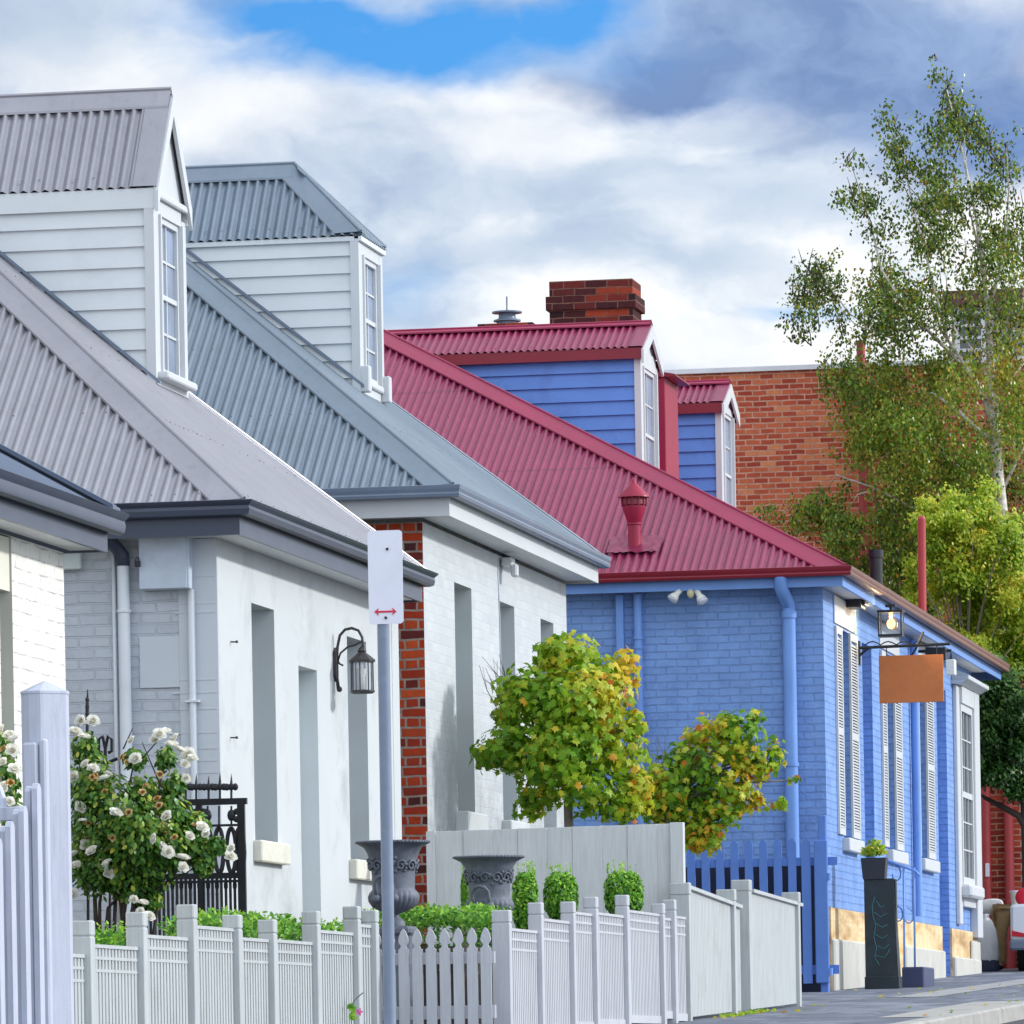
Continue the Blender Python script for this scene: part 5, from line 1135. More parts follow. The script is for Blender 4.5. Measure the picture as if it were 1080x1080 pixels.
# --- topiary and hedges
def topiary(u0, u1, v0, v1, Y, label):
    c = at((u0+u1)/2, (v0+v1)/2, Y); rx = (u1-u0)/2*Y/F; rz = (v1-v0)/2*Y/F
    o = thing('topiary_shrub', label, 'shrub', (c.x, Y, gz(Y)), 'clipped box shrubs against the grey fence')
    p = MB(); n = 1900
    for _ in range(n):
        t = random.uniform(0, 2*math.pi); z = random.uniform(-1, 1); r = rx*(1-abs(z)**4*.45)*(.7+.34*math.sqrt(random.random()))
        q = Vector((c.x+r*math.cos(t), Y+r*math.sin(t), c.z+z*rz*(1+random.uniform(-.1, .12))))
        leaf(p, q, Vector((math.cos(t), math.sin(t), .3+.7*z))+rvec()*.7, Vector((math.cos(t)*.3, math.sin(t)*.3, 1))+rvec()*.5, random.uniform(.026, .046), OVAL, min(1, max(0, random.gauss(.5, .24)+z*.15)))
    for _ in range(14):
        q = Vector((c.x+random.uniform(-rx, rx)*.8, Y+random.uniform(-rx, rx)*.6, c.z+rz*random.uniform(.85, 1.15)))
        for j in range(6): leaf(p, q+Vector((0, 0, .016*j)), rvec(), (random.uniform(-1, 1), random.uniform(-1, 1), .8), .024, OVAL, .8)
    p.build('foliage', M['leaf_box'], o)
    s = MB(); s.tube([(c.x, Y, gz(Y)-.1), (c.x, Y, c.z)], .02, 8); s.lathe((c.x, Y, gz(Y)), [(.1, -.05), (.13, c.z-rz-gz(Y)-.02), (.11, c.z-rz-gz(Y)-.02), (.001, c.z-rz-gz(Y)-.05)], 16); s.build('stem', M['bark'], o)
topiary(540, 568, 922, 980, 48.3, 'clipped green box shrub right beside the second urn')
topiary(573, 610, 922, 968, 48.6, 'rounded box shrub between two others along the grey fence')
topiary(637, 679, 920, 966, 48.9, 'widest clipped box shrub, at the right end of the grey fence')
topiary(486, 500, 922, 966, 48.6, 'clipped box shrub mostly hidden behind the second urn')
def hedge(x0, x1, y0, y1, zt, label, n, loc=None):
    c = ((x0+x1)/2, (y0+y1)/2, gz((y0+y1)/2)); o = thing('low_hedge', label, 'hedge', c)
    p = MB()
    for _ in range(n):
        x, y = random.uniform(x0, x1), random.uniform(y0, y1); top = random.random() < .6
        bumpz = .03*math.sin(x*9+y*7)+.025*math.sin(x*23-y*17)
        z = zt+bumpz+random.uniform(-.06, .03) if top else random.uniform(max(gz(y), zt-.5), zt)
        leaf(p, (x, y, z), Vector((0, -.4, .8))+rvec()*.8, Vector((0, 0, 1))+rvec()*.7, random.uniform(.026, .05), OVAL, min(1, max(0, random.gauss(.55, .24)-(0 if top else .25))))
    for _ in range(int(n/60)):
        x, y = random.uniform(x0, x1), random.uniform(y0, y1)
        for j in range(5): leaf(p, (x+random.uniform(-.01, .01), y, zt+.015*j), rvec(), (random.uniform(-1, 1), random.uniform(-1, 1), .9), .028, OVAL, .85)
    p.build('foliage', M['leaf_box'], o)
    MB().box(x0+.1, x1-.1, y0+.05, y1-.05, gz(y1)-.1, zt-.25, .05).build('stems', M['bark_dark'], o)
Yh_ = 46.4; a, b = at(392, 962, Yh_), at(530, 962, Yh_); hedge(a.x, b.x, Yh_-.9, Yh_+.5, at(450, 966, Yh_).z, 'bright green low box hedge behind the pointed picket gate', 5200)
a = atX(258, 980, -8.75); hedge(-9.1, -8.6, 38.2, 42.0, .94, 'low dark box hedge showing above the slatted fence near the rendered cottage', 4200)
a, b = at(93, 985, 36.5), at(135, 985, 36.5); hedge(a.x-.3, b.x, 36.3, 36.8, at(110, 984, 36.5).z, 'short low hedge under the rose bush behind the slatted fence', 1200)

# --- white rose bush
YR = 40.0
rb = thing('rose_bush', 'white flowering rose bush with orange faded heads, spilling beside the iron gate', 'rose bush', (at(130, 980, YR).x, YR, gz(YR)))
p = MB()
rl = [(120, 870, 48, 60, 0), (95, 830, 28, 48, 0), (150, 880, 42, 45, -.1), (110, 920, 34, 30, 0), (165, 905, 30, 38, 0), (185, 890, 28, 30, -.05), (205, 895, 22, 20, .05), (150, 835, 30, 20, .1), (180, 828, 14, 18, .1), (175, 800, 12, 16, 0), (90, 790, 16, 22, 0), (140, 800, 14, 14, .05), (160, 950, 14, 12, 0), (215, 910, 14, 16, 0), (205, 870, 18, 16, .05), (180, 860, 26, 26, .05), (228, 892, 12, 12, 0), (140, 930, 30, 26, 0), (85, 900, 22, 46, .1)]
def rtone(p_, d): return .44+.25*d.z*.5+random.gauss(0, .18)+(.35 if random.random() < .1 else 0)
for (u, v, ru, rv, dy) in rl:
    cc, r = px2w(u, v, YR, ru, rv, min(.35, (ru+rv)/2*YR/F)); fill(p, (cc.x, YR+dy, cc.z), r, int(ru*rv*.62)+150, .048, OVAL, rtone, .35, .6, .7, .5)
p.build('foliage', M['leaf_rose'], rb)
p = MB()
for (u, v, ru, rv, dy) in rl: 
    a = at(120+random.uniform(-25, 25), 985, YR); b = at(u, v, YR); b.y += dy; p.tube([(a.x, YR, gz(YR)-.1), (a.x*.6+b.x*.4, YR+dy*.5, a.z*.5+b.z*.5), b], [.02, .013, .005], 6)
for (u0, v0, u1, v1) in ((130, 790, 140, 768), (150, 800, 172, 775), (170, 830, 150, 783), (90, 800, 82, 760)):
    p.tube([at(u0, v0, YR), at(u1, v1, YR)], [.006, .003], 5)
p.build('stem', M['bark_dark'], rb)
def blossom_mesh(seed, mat, R=.05, n=20, name='blossom', closed=0):
    random.seed(seed); mb = MB()
    for k in range(n):
        t = k*2.4; rr = R*(.15+.85*k/n); tilt = (1.3-1.25*k/n)
        rad = Vector((math.cos(t), math.sin(t), 0)); nrm = (rad*-math.sin(tilt)+Vector((0, 0, 1))*math.cos(tilt)); tipd = rad*math.cos(tilt)+Vector((0, 0, math.sin(tilt)))
        side = Vector((-rad.y, rad.x, 0)); w = R*.5
        base = rad*rr*.15; pts = []
        for (a, b) in ((-.35, 0), (.35, 0), (.95, .5), (.7, .95), (0, 1.1), (-.7, .95), (-.95, .5)):
            pts.append(base+side*a*w+tipd*b*R*(.55+.45*k/n)+nrm*(abs(a)*.25*w)+Vector((0, 0, random.uniform(-.003, .003))))
        cen = base+tipd*R*.5*(.55+.45*k/n)-nrm*w*.15
        mb.add(pts+[cen], [(i, (i+1) % 7, 7) for i in range(7)], random.uniform(.5, 1) if k > 5 else .2)
    o = mb.build(name, mat, None, True); return o
protos = [blossom_mesh(s, M['petal'], .036+.005*(s % 3), 28) for s in range(4)]; oldp = [blossom_mesh(s+9, M['petal_old'], .026, 18, 'faded_blossom') for s in range(3)]
random.seed(11)
def place_bl(lst, plist, parent, Y):
    for i, (u, v) in enumerate(lst):
        src = plist[i % len(plist)]; o = src.copy(); COL.objects.link(o); q = at(u, v, Y); dy = -random.uniform(.12, .34)
        q = at(u, v, Y+dy); o.parent = parent; o.location = q-ORG[parent.name]
        o.rotation_euler = (math.radians(random.uniform(35, 80)), 0, random.uniform(-.9, .9)) if random.random() < .8 else (random.uniform(-.4, .4), random.uniform(-.4, .4), 0)
        s = random.uniform(.85, 1.2); o.scale = (s, s, s)
W = [(85, 760), (98, 761), (79, 773), (90, 778), (139, 781), (143, 801), (168, 775), (175, 772), (184, 779), (190, 792), (199, 797), (195, 806), (196, 821), (203, 800), (98, 811), (90, 806), (114, 817), (110, 822), (78, 820), (115, 848), (128, 853), (122, 858), (84, 852), (87, 866), (98, 914), (97, 898), (91, 893), (78, 901), (80, 913), (114, 921), (113, 911), (163, 885), (171, 892), (177, 899), (193, 906), (193, 915), (141, 949), (151, 953), (157, 967), (148, 962), (200, 882), (218, 879), (213, 873), (243, 904), (244, 895), (181, 786), (164, 780), (176, 861), (60, 840), (77, 944)]
O = [(130, 799), (135, 804), (168, 817), (154, 829), (166, 843), (168, 850), (97, 820), (111, 836), (136, 857), (172, 871), (176, 880), (118, 884), (93, 869), (92, 884), (114, 896), (205, 871), (184, 884), (150, 836), (100, 818)]
place_bl(W, protos, rb, YR); place_bl(O, oldp, rb, YR)
YR2 = 36.4
rb2 = thing('rose_bush', 'white rose bush peeping out on the left of the big foreground post', 'rose bush', (at(10, 980, YR2).x, YR2, gz(YR2)))
p = MB()
for (u, v, ru, rv, dy) in [(6, 815, 16, 46, 0), (-14, 840, 24, 50, 0), (10, 870, 22, 40, .05), (-30, 880, 26, 50, 0), (2, 782, 12, 16, 0)]:
    cc, r = px2w(u, v, YR2, ru, rv, .16); fill(p, (cc.x, YR2+dy, cc.z), r, int(ru*rv*.42)+60, .044, OVAL, rtone, .35, .6, .7, .5)
p.build('foliage', M['leaf_rose'], rb2)
a, b = at(-6, 985, YR2), at(2, 820, YR2); MB().tube([(a.x, YR2, gz(YR2)-.1), (a.x*.5+b.x*.5, YR2+.03, a.z*.5+b.z*.5), b], [.018, .012, .006], 6).build('stem', M['bark_dark'], rb2)
place_bl([(2, 770), (10, 776), (13, 792), (3, 804), (10, 846), (15, 812), (4, 832), (14, 780)], protos, rb2, YR2); place_bl([(11, 826), (4, 790), (12, 858)], oldp, rb2, YR2)
for o in protos+oldp: bpy.data.objects.remove(o)
# --- small creeper through the slatted fence
q = at(374, 1068, 40.2); vn = thing('creeper', 'small creeper with one pink flower poking through the white slatted fence', 'plant', (XF+.04, 40.2, gz(40.2)))
p = MB(); base = Vector((XF+.05, 40.2, at(374, 1068, 40.2).z))
p.tube([(XF+.05, 40.2, gz(40.2)-.05), at(370, 1060, 40.2), at(377, 1052, 40.2), at(383, 1047, 40.2)], .004, 5); p.build('stem', M['bark'], vn)
p = MB()
for k in range(12): leaf(p, at(random.uniform(368, 376), random.uniform(1060, 1075), 40.1), Vector((0, -1, .3))+rvec()*.4, rvec(), .05, OVAL, random.uniform(.5, .9))
p.build('leaves', M['leaf_box'], vn)
p = MB(); c = at(378.5, 1067, 40.05)
for k in range(5): t = k*1.257; leaf(p, c+Vector((math.cos(t)*.012, 0, math.sin(t)*.012)), (0, -1, 0.2), (math.cos(t), 0, math.sin(t)), .03, OVAL, random.random())
p.build('flower', M['petal_pink'], vn)
# --- weeds at the foot of the board fence
wd = MB()
for _ in range(150):
    y = random.uniform(51.5, 54.6); x = XF2+random.uniform(.02, .16); leaf(wd, (x, y, gz(y)+.012), rvec()+Vector((0, 0, .5)), rvec(), random.uniform(.02, .055), OVAL, random.random()*.7)
o = wd.build('weeds', M['leaf_yellow'], None, loc=(XF2+.1, 53, gz(53))); tag(o, 'small dry weeds growing along the foot of the white board fence', 'weeds', None, 'stuff')

# ================================================================== TREES BEHIND
def hang(p, c, r, n, size, tonef, strands):
    """drooping sprays of leaves"""
    for _ in range(strands):
        q = Vector((c[0]+random.gauss(0, .5)*r[0], c[1]+random.gauss(0, .5)*r[1], c[2]+random.gauss(.05, .45)*r[2]))
        L = r[2]*random.uniform(.4, 1.1); m = max(3, n//strands); sx, sy = random.uniform(-.15, .15), random.uniform(-.15, .15)
        for k in range(m):
            f = random.random(); pos = q+Vector((sx*f*L+random.gauss(0, .07), sy*f*L+random.gauss(0, .07), -f*L+random.gauss(0, .04)))
            leaf(p, pos, rvec(), Vector((random.uniform(-.5, .5), random.uniform(-.5, .5), -1)), size*random.uniform(.7, 1.25), DIAM, min(1, max(0, tonef())))
YB = 93.0
bt = thing('birch_tree', 'tall slender birch with white trunk and thin drooping leaves against the sky', 'tree', (at(1066, 700, YB).x, YB, gz(YB)))
def bp(u, v, dy=0): q = at(u, v, YB); q.y += dy; return q
p = MB(); tr = [bp(1066, 1010), bp(1068, 760), bp(1063, 640), bp(1058, 560), bp(1052, 500), bp(1049, 440), bp(1045, 390), bp(1041, 320), bp(1030, 230), bp(1015, 160), bp(998, 92)]
p.tube(tr, [.15, .13, .115, .105, .095, .075, .06, .042, .028, .018, .006], 12); p.build('trunk', M['birch'], bt, True)
limbs = [([(1046, 445), (1036, 415), (1018, 385), (990, 345), (985, 318)], .07), ([(1052, 470), (1033, 455), (1012, 435), (985, 415), (974, 412)], .065), ([(1050, 445), (1043, 400), (1030, 375), (1008, 345)], .05),
         ([(1060, 560), (1040, 520), (1015, 495), (985, 470)], .05), ([(1058, 545), (1000, 545), (960, 535), (925, 516), (885, 503), (868, 510)], .04), ([(925, 516), (905, 522), (888, 540)], .02),
         ([(1010, 380), (960, 330), (930, 285), (918, 240), (905, 200), (898, 168)], .04), ([(985, 345), (930, 350), (895, 330), (872, 300), (858, 268)], .03), ([(950, 360), (905, 345), (880, 320)], .025),
         ([(1042, 330), (1060, 270), (1062, 200), (1065, 160)], .035), ([(1038, 290), (1022, 220), (1020, 150)], .03), ([(1045, 380), (1075, 330), (1090, 260)], .035), ([(1000, 360), (975, 260), (950, 170), (945, 130)], .03), ([(1048, 425), (1068, 400), (1085, 380)], .04),
         ([(1012, 405), (1003, 430), (1005, 442), (1018, 435)], .012), ([(1033, 412), (1010, 410), (995, 425)], .015), ([(1056, 520), (1075, 480), (1095, 440)], .04), ([(905, 200), (915, 225), (925, 250)], .012)]
for pts, r in limbs:
    q = MB(); n = len(pts); dys = [random.uniform(-.8, .8)*i/n for i in range(n)]
    q.tube([bp(u, v, dy) for (u, v), dy in zip(pts, dys)], [r*.72*(1-.8*i/(n-1)) for i in range(n)], 8); q.build('limb', M['birch'], bt, True)
lum2 = [(997, 90, 4, 10, 16, 0), (1000, 100, 9, 18, 50, 0), (1007, 118, 14, 18, 70, 0), (986, 135, 15, 14, 60, 0), (1022, 124, 16, 16, 70, 0), (1036, 142, 16, 16, 60, 0), (1050, 160, 14, 14, 45, 0), (946, 132, 6, 13, 26, 0), (949, 153, 12, 14, 55, 0), (952, 176, 14, 14, 70, 0), (899, 165, 6, 12, 16, 0), (900, 198, 16, 16, 60, 0), (910, 218, 16, 13, 45, 0), (926, 236, 14, 11, 40, 0), (985, 178, 18, 16, 110, .1), (1010, 152, 16, 18, 60, 0), (968, 206, 26, 16, 120, .1), (1000, 212, 24, 16, 110, .15), (975, 232, 28, 17, 120, .15), (1016, 226, 18, 18, 70, .1), (1048, 212, 18, 18, 110, 0), (1072, 216, 14, 18, 60, 0), (1060, 178, 15, 14, 40, 0), (1048, 240, 18, 17, 90, .1), (1075, 250, 16, 20, 80, .1), (850, 275, 20, 18, 120, 0), (842, 296, 14, 14, 70, 0), (866, 298, 14, 16, 70, 0), (864, 335, 20, 16, 60, 0), (888, 340, 16, 16, 45, 0), (848, 352, 12, 14, 26, 0), (926, 284, 22, 26, 190, .35), (944, 312, 25, 25, 190, .2), (934, 332, 20, 22, 120, .1), (964, 302, 18, 20, 80, .15), (991, 306, 18, 22, 110, .25), (958, 340, 28, 22, 180, .1), (1040, 270, 20, 24, 110, .15), (1062, 266, 18, 24, 110, .25), (1025, 332, 24, 24, 110, .1), (1064, 318, 22, 24, 140, .2), (1085, 300, 20, 40, 120, .2), (985, 250, 25, 18, 100, .1), (1010, 270, 20, 20, 60, .1)]
lum3 = [(1060, 350, 20, 30, 130, .3), (1072, 410, 20, 30, 130, .2), (1030, 380, 20, 24, 90, .3), (1010, 560, 24, 22, 120, .15), (1075, 560, 18, 26, 110, .1), (1050, 560, 18, 24, 90, .2), (891, 392, 20, 24, 170, 0), (910, 408, 25, 30, 300, 0), (924, 432, 26, 32, 330, 0), (914, 458, 22, 22, 150, .15), (935, 382, 22, 22, 120, .1), (946, 450, 25, 27, 220, .1), (974, 424, 27, 27, 200, .15), (990, 382, 24, 24, 190, .1), (1016, 410, 22, 24, 110, .15), (1064, 382, 17, 27, 130, .3), (1070, 436, 14, 32, 150, .1), (968, 494, 27, 27, 220, .15), (944, 512, 25, 25, 190, 0), (1002, 484, 27, 27, 210, .1), (1028, 470, 22, 24, 130, .1), (1028, 530, 20, 30, 160, 0), (952, 550, 27, 22, 190, .05), (930, 534, 16, 20, 90, .1), (974, 456, 22, 22, 150, .1), (848, 530, 16, 20, 110, 0), (872, 530, 14, 24, 120, 0), (836, 546, 11, 14, 40, 0), (888, 552, 11, 22, 80, 0), (811, 538, 6, 11, 16, 0), (905, 562, 16, 16, 100, 0), (946, 590, 22, 22, 160, -.05), (895, 580, 14, 18, 60, 0), (1076, 490, 16, 30, 120, 0), (1040, 500, 20, 24, 110, 0)]
p = MB()
for (u, v, ru, rv, n, br) in lum2+lum3:
    dy = random.uniform(-1.2, 1.2); c = bp(u, v, dy); s = YB/F; k = 5.2 if v > 380 else 3.0
    f = lambda b=br: (.2 if v < 380 else .38)+b*(.6 if v < 380 else 1)+random.gauss(0, .17)+(.45 if random.random() < (.16 if v < 380 else .09) else 0)
    hang(p, c, (ru*s*1.3, .6, rv*s*1.25), int(n*k*(2.2 if v < 380 else 1.6)), .062, f, max(8, n//3))
p.build('crown', M['leaf_birch'], bt)
for (u, v, ru, rv, n, br) in lum2:
    for _ in range(2):
        a = bp(u+random.uniform(-8, 8), v+rv*.9); b = bp(u+random.uniform(-ru, ru)*.7, v-rv*.8, random.uniform(-.4, .4)); MB().tube([a, (a+b)/2+Vector((random.uniform(-.1, .1), 0, 0)), b], [.014, .01, .004], 4).build('twig', M['bark_dark'], bt)
def leafy(name, label, Y, ub, lumps, size, mat, tonef, stem, trunkmat, k=1.0, dyr=.8, shape=OVAL):
    o = thing(name, label, 'tree', (at(ub, 1000, Y).x, Y, gz(Y)))
    c0 = at(ub, 900, Y); p = MB(); top = at(lumps[0][0], lumps[0][1], Y)
    p.tube([(c0.x, Y, gz(Y)-.1), (c0.x, Y, c0.z), ((c0.x+top.x)/2, Y, (c0.z+top.z)/2), top], [stem, stem*.85, stem*.6, stem*.2], 10)
    for (u, v, ru, rv, n) in lumps:
        q = at(u, v, Y); q.y += random.uniform(-.4, .4); a = Vector(((c0.x+top.x)/2, Y, c0.z*.4+min(top.z, q.z)*.6)); p.tube([a, (a+q)/2+Vector((0, 0, .1)), q], [stem*.4, stem*.25, stem*.08], 6)
    p.build('trunk', trunkmat, o, True); p = MB()
    for (u, v, ru, rv, n) in lumps:
        s = Y/F; q = at(u, v, Y); q.y += random.uniform(-dyr, dyr); 
        subs = [Vector((q.x+random.gauss(0, .52)*ru*s, q.y+random.gauss(0, .5)*(ru+rv)*.5*s, q.z+random.gauss(0, .52)*rv*s)) for _ in range(9)]; sg = [random.uniform(.1, .26) for _ in subs]
        for _ in range(int(n*k*1.5)):
            si = random.randrange(9); h_ = subs[si]; c_ = h_+Vector((random.gauss(0, 1)*ru*s*sg[si], random.gauss(0, 1)*ru*s*sg[si], random.gauss(0, 1)*rv*s*sg[si])); d = (c_-h_).normalized()
            for _j in range(2): leaf(p, c_+rvec()*.09, d*.4+Vector((.6, -.2, .6))+rvec()*.6, Vector((0, 0, -.6))+rvec()*.7, size*random.uniform(.65, 1.3), shape, min(1, max(0, tonef(c_, d)+.12*math.sin(c_.x*5)*math.sin(c_.z*4))))
    p.build('crown', mat, o); return o
leafy('yellow_green_tree', 'bushy yellow green tree below the birch, beside the red vent pole', 90.0, 1030,
      [(1010, 600, 40, 40, 900), (1030, 555, 32, 26, 450), (1000, 550, 24, 20, 250), (1052, 590, 30, 30, 500), (1020, 630, 40, 32, 700), (990, 620, 22, 28, 350), (1040, 650, 40, 30, 600), (1075, 620, 28, 36, 450), (1060, 560, 20, 20, 200), (985, 580, 18, 20, 200), (1010, 665, 30, 20, 250), (1075, 670, 25, 24, 260), (1025, 535, 24, 18, 220), (985, 545, 20, 18, 180), (968, 600, 16, 24, 160), (1050, 692, 30, 24, 380), (1078, 706, 24, 22, 300), (1025, 682, 24, 18, 240), (1062, 640, 30, 30, 360)],
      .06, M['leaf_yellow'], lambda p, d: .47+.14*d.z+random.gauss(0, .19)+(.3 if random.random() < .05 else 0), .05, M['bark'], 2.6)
leafy('dark_tree', 'dark green street tree with low branches at the right edge, under the birch', 88.0, 1082,
      [(1075, 735, 40, 40, 900), (1045, 720, 26, 22, 350), (1050, 775, 24, 36, 450), (1070, 800, 32, 30, 600), (1045, 750, 22, 30, 350), (1095, 790, 30, 40, 400), (1040, 815, 14, 12, 120), (1075, 828, 22, 10, 220), (1085, 760, 30, 40, 500), (1060, 815, 24, 16, 260)],
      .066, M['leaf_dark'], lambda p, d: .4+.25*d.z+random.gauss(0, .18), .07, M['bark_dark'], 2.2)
br_ = leafy('green_tree', 'mid green tree filling the gap between crimson roof and birch', 94.0, 945,
      [(935, 520, 28, 30, 380), (965, 500, 28, 36, 420), (990, 470, 26, 30, 340), (1010, 510, 26, 26, 300), (950, 450, 24, 26, 240), (985, 530, 26, 26, 300), (1070, 540, 22, 40, 260), (1035, 460, 24, 30, 240), (1070, 460, 20, 40, 220), (915, 440, 18, 22, 150), (945, 585, 30, 28, 420), (915, 605, 22, 18, 260), (975, 640, 30, 30, 420), (955, 615, 24, 22, 260), (930, 560, 16, 18, 140), (965, 570, 20, 20, 180), (895, 590, 14, 14, 90), (1060, 680, 30, 26, 320), (1040, 700, 30, 26, 300)],
      .062, M['leaf_birch'], lambda p, d: .4+.15*d.z+random.gauss(0, .2), .08, M['bark'])
# a bare low limb at the right edge
p = MB(); q0 = at(1034, 838, 88); p.tube([at(1082, 872, 88), at(1074, 860, 88), at(1055, 850, 88), at(1040, 842, 88), q0], [.06, .05, .04, .03, .02], 8)
o = p.build('low_branch', M['bark_dark'], bpy.data.objects['dark_tree'], True)
fl_ = MB()
for _ in range(80):
    y = random.uniform(50, 74); x = random.choice((random.uniform(XF2+.05, XF2+.5), random.uniform(-7.3, -5.45), random.uniform(-5.6, -5.4))) if y < 66 else random.uniform(-8.3, -5.5)
    leaf(fl_, (x, y, gz(y)+.014), rvec()*.5+Vector((0, 0, 1)), rvec(), random.uniform(.025, .055), MAPLE, random.choice((.35, .6, .75, .95)))
o = fl_.build('fallen_leaves', M['leaf_maple'], None, loc=(-6.5, 60, gz(60))); tag(o, 'scattered yellow and brown fallen leaves on the asphalt footpath', 'leaves', None, 'stuff')
# ================================================================== BACKGROUND BUILDINGS
Yk = 96.0
bk = thing('brick_warehouse', 'plain orange brick building with pale coping behind the crimson roof', 'building', (-11, Yk, gz(Yk)))
zt = at(800, 388, Yk).z; x0, x1 = -20.0, at(1180, 500, Yk).x
w = MB(); w.box(x0, x1, Yk, Yk+10, gz(Yk)-.5, zt-.06); w.build('wall', M['brick_far'], bk)
MB().box(x0-.05, x1+.05, Yk-.06, Yk+10.05, zt-.06, zt+.02, .005).build('coping', M['coping'], bk)
for (u, r, v0) in ((912, .07, 360),):
    q = at(u, 600, Yk-.12); p = MB(); p.tube([(q.x, Yk-.12, gz(Yk)-.3), (q.x, Yk-.12, at(u, v0, Yk).z)], r, 10); p.build('downpipe', M['red_pipe'], bk, True, auto=50)
Ya = 91.2
an = thing('brick_annex', 'low red brick building with crimson pipes at the right edge behind the bending person', 'building', (at(1060, 900, Ya).x, Ya, gz(Ya)))
a, b = at(1022, 775, Ya), at(1180, 1000, Ya); MB().box(a.x, b.x, Ya, Ya+1.2, gz(Ya)-.3, a.z).build('wall', M['brick_annex'], an)
MB().box(a.x-.05, b.x+.05, Ya-.06, Ya+1.26, a.z, a.z+.08, .01).build('coping', M['coping'], an)
for (u, r) in ((1040, .075), (1064.5, .07)):
    q = at(u, 900, Ya-.1); MB().tube([(q.x, Ya-.1, gz(Ya)-.2), (q.x, Ya-.1, a.z-.02)], r, 12).build('downpipe', M['red_pipe'], an, True, auto=50)
c, d = at(1040.5, 911, Ya), at(1045, 925, Ya); MB().box(c.x, d.x, Ya-.2, Ya-.18, d.z, c.z, .004).build('notice', M['sign_white'], an)
Yz = 118.0
bz = thing('far_building', 'far dark flat roofed building with a framed window behind the birch', 'building', (at(1060, 500, Yz).x, Yz, gz(Yz)))
a, b = at(1003, 308, Yz), at(1160, 600, Yz); p = MB(); p.box(a.x, b.x, Yz, Yz+8, gz(Yz)-1, a.z-.3); p.build('wall', M['grey_far'], bz)
MB().box(a.x-.15, b.x+.2, Yz-.2, Yz+8.2, a.z-.3, a.z, .01).build('roof', paint('dark_maroon_fascia', rgb(92, 52, 56), .6), bz)
c, d = at(1012, 318, Yz), at(1036, 395, Yz); MB().box(c.x, d.x, Yz-.03, Yz-.002, d.z, c.z).build('window', M['dark_glass'], bz)
p = MB(); p.box(c.x-.1, c.x, Yz-.08, Yz-.004, d.z-.1, c.z+.1); p.box(d.x, d.x+.1, Yz-.08, Yz-.004, d.z-.1, c.z+.1); p.box(c.x, d.x, Yz-.08, Yz-.004, c.z, c.z+.1)
for k in range(1, 6): z = d.z+(c.z-d.z)*k/6; p.box(c.x, d.x, Yz-.06, Yz-.032, z-.03, z+.03)
p.build('window_frame', M['white_trim'], bz)
# ================================================================== PERSON, SACK, BUCKET, UTE
YP = 88.0
def wp(u, v, dy=0): q = at(u, v, YP); q.y += dy; return q
def skin(name, pts, edges, radii, mat, parent, root=0):
    me = bpy.data.meshes.new(name); base = ORG[parent.name]
    me.from_pydata([Vector(p)-base for p in pts], edges, []); me.materials.append(mat)
    o = bpy.data.objects.new(name, me); COL.objects.link(o); o.parent = parent; ORG[o.name] = base
    m = o.modifiers.new('Skin', 'SKIN'); m.use_smooth_shade = True
    for i, r in enumerate(radii): me.skin_vertices[0].data[i].radius = (r, r); me.skin_vertices[0].data[i].use_root = (i == root)
    s = o.modifiers.new('Sub', 'SUBSURF'); s.levels = 2; s.render_levels = 2
    return o
gP = gz(YP); q = wp(1058, 1010)
pe = thing('person', 'person in grey top and khaki trousers bending over a white sack', 'person', (q.x, YP, gP))
X = q.x
J = {'pelvis': (X+.0, YP, gP+.86), 'waist': (X-.12, YP, gP+.93), 'chest': (X-.36, YP, gP+.93), 'neck': (X-.5, YP, gP+.86), 'head0': (X-.6, YP-.01, gP+.8), 'head1': (X-.68, YP-.02, gP+.7),
     'shL': (X-.45, YP-.17, gP+.86), 'elL': (X-.4, YP-.2, gP+.62), 'haL': (X-.48, YP-.18, gP+.42), 'fiL': (X-.5, YP-.17, gP+.32), 'shR': (X-.45, YP+.17, gP+.86), 'elR': (X-.44, YP+.22, gP+.6), 'haR': (X-.52, YP+.15, gP+.42), 'fiR': (X-.54, YP+.14, gP+.32),
     'hipL': (X+.02, YP-.1, gP+.82), 'knL': (X-.02, YP-.11, gP+.46), 'anL': (X+.0, YP-.11, gP+.09), 'toL': (X-.17, YP-.12, gP+.03), 'hipR': (X+.02, YP+.1, gP+.82), 'knR': (X-.06, YP+.12, gP+.46), 'anR': (X-.04, YP+.12, gP+.09), 'toR': (X-.21, YP+.13, gP+.03)}
K = list(J); E_ = [('pelvis', 'waist'), ('waist', 'chest'), ('chest', 'neck'), ('neck', 'head0'), ('head0', 'head1'), ('chest', 'shL'), ('shL', 'elL'), ('elL', 'haL'), ('haL', 'fiL'), ('chest', 'shR'), ('shR', 'elR'), ('elR', 'haR'), ('haR', 'fiR'), ('pelvis', 'hipL'), ('hipL', 'knL'), ('knL', 'anL'), ('anL', 'toL'), ('pelvis', 'hipR'), ('hipR', 'knR'), ('knR', 'anR'), ('anR', 'toR')]
Rd = dict(pelvis=.14, waist=.12, chest=.14, neck=.055, head0=.085, head1=.08, shL=.06, elL=.042, haL=.032, fiL=.022, shR=.06, elR=.042, haR=.032, fiR=.022, hipL=.085, knL=.055, anL=.038, toL=.03, hipR=.085, knR=.055, anR=.038, toR=.03)
body = skin('body', [J[k] for k in K], [(K.index(a), K.index(b)) for a, b in E_], [Rd[k] for k in K], M['skin'], pe)
kk = ['pelvis', 'waist', 'chest', 'shL', 'shR']; mid = {'aL': tuple((np.array(J['shL'])*.3+np.array(J['elL'])*.7)), 'aR': tuple((np.array(J['shR'])*.3+np.array(J['elR'])*.7))}
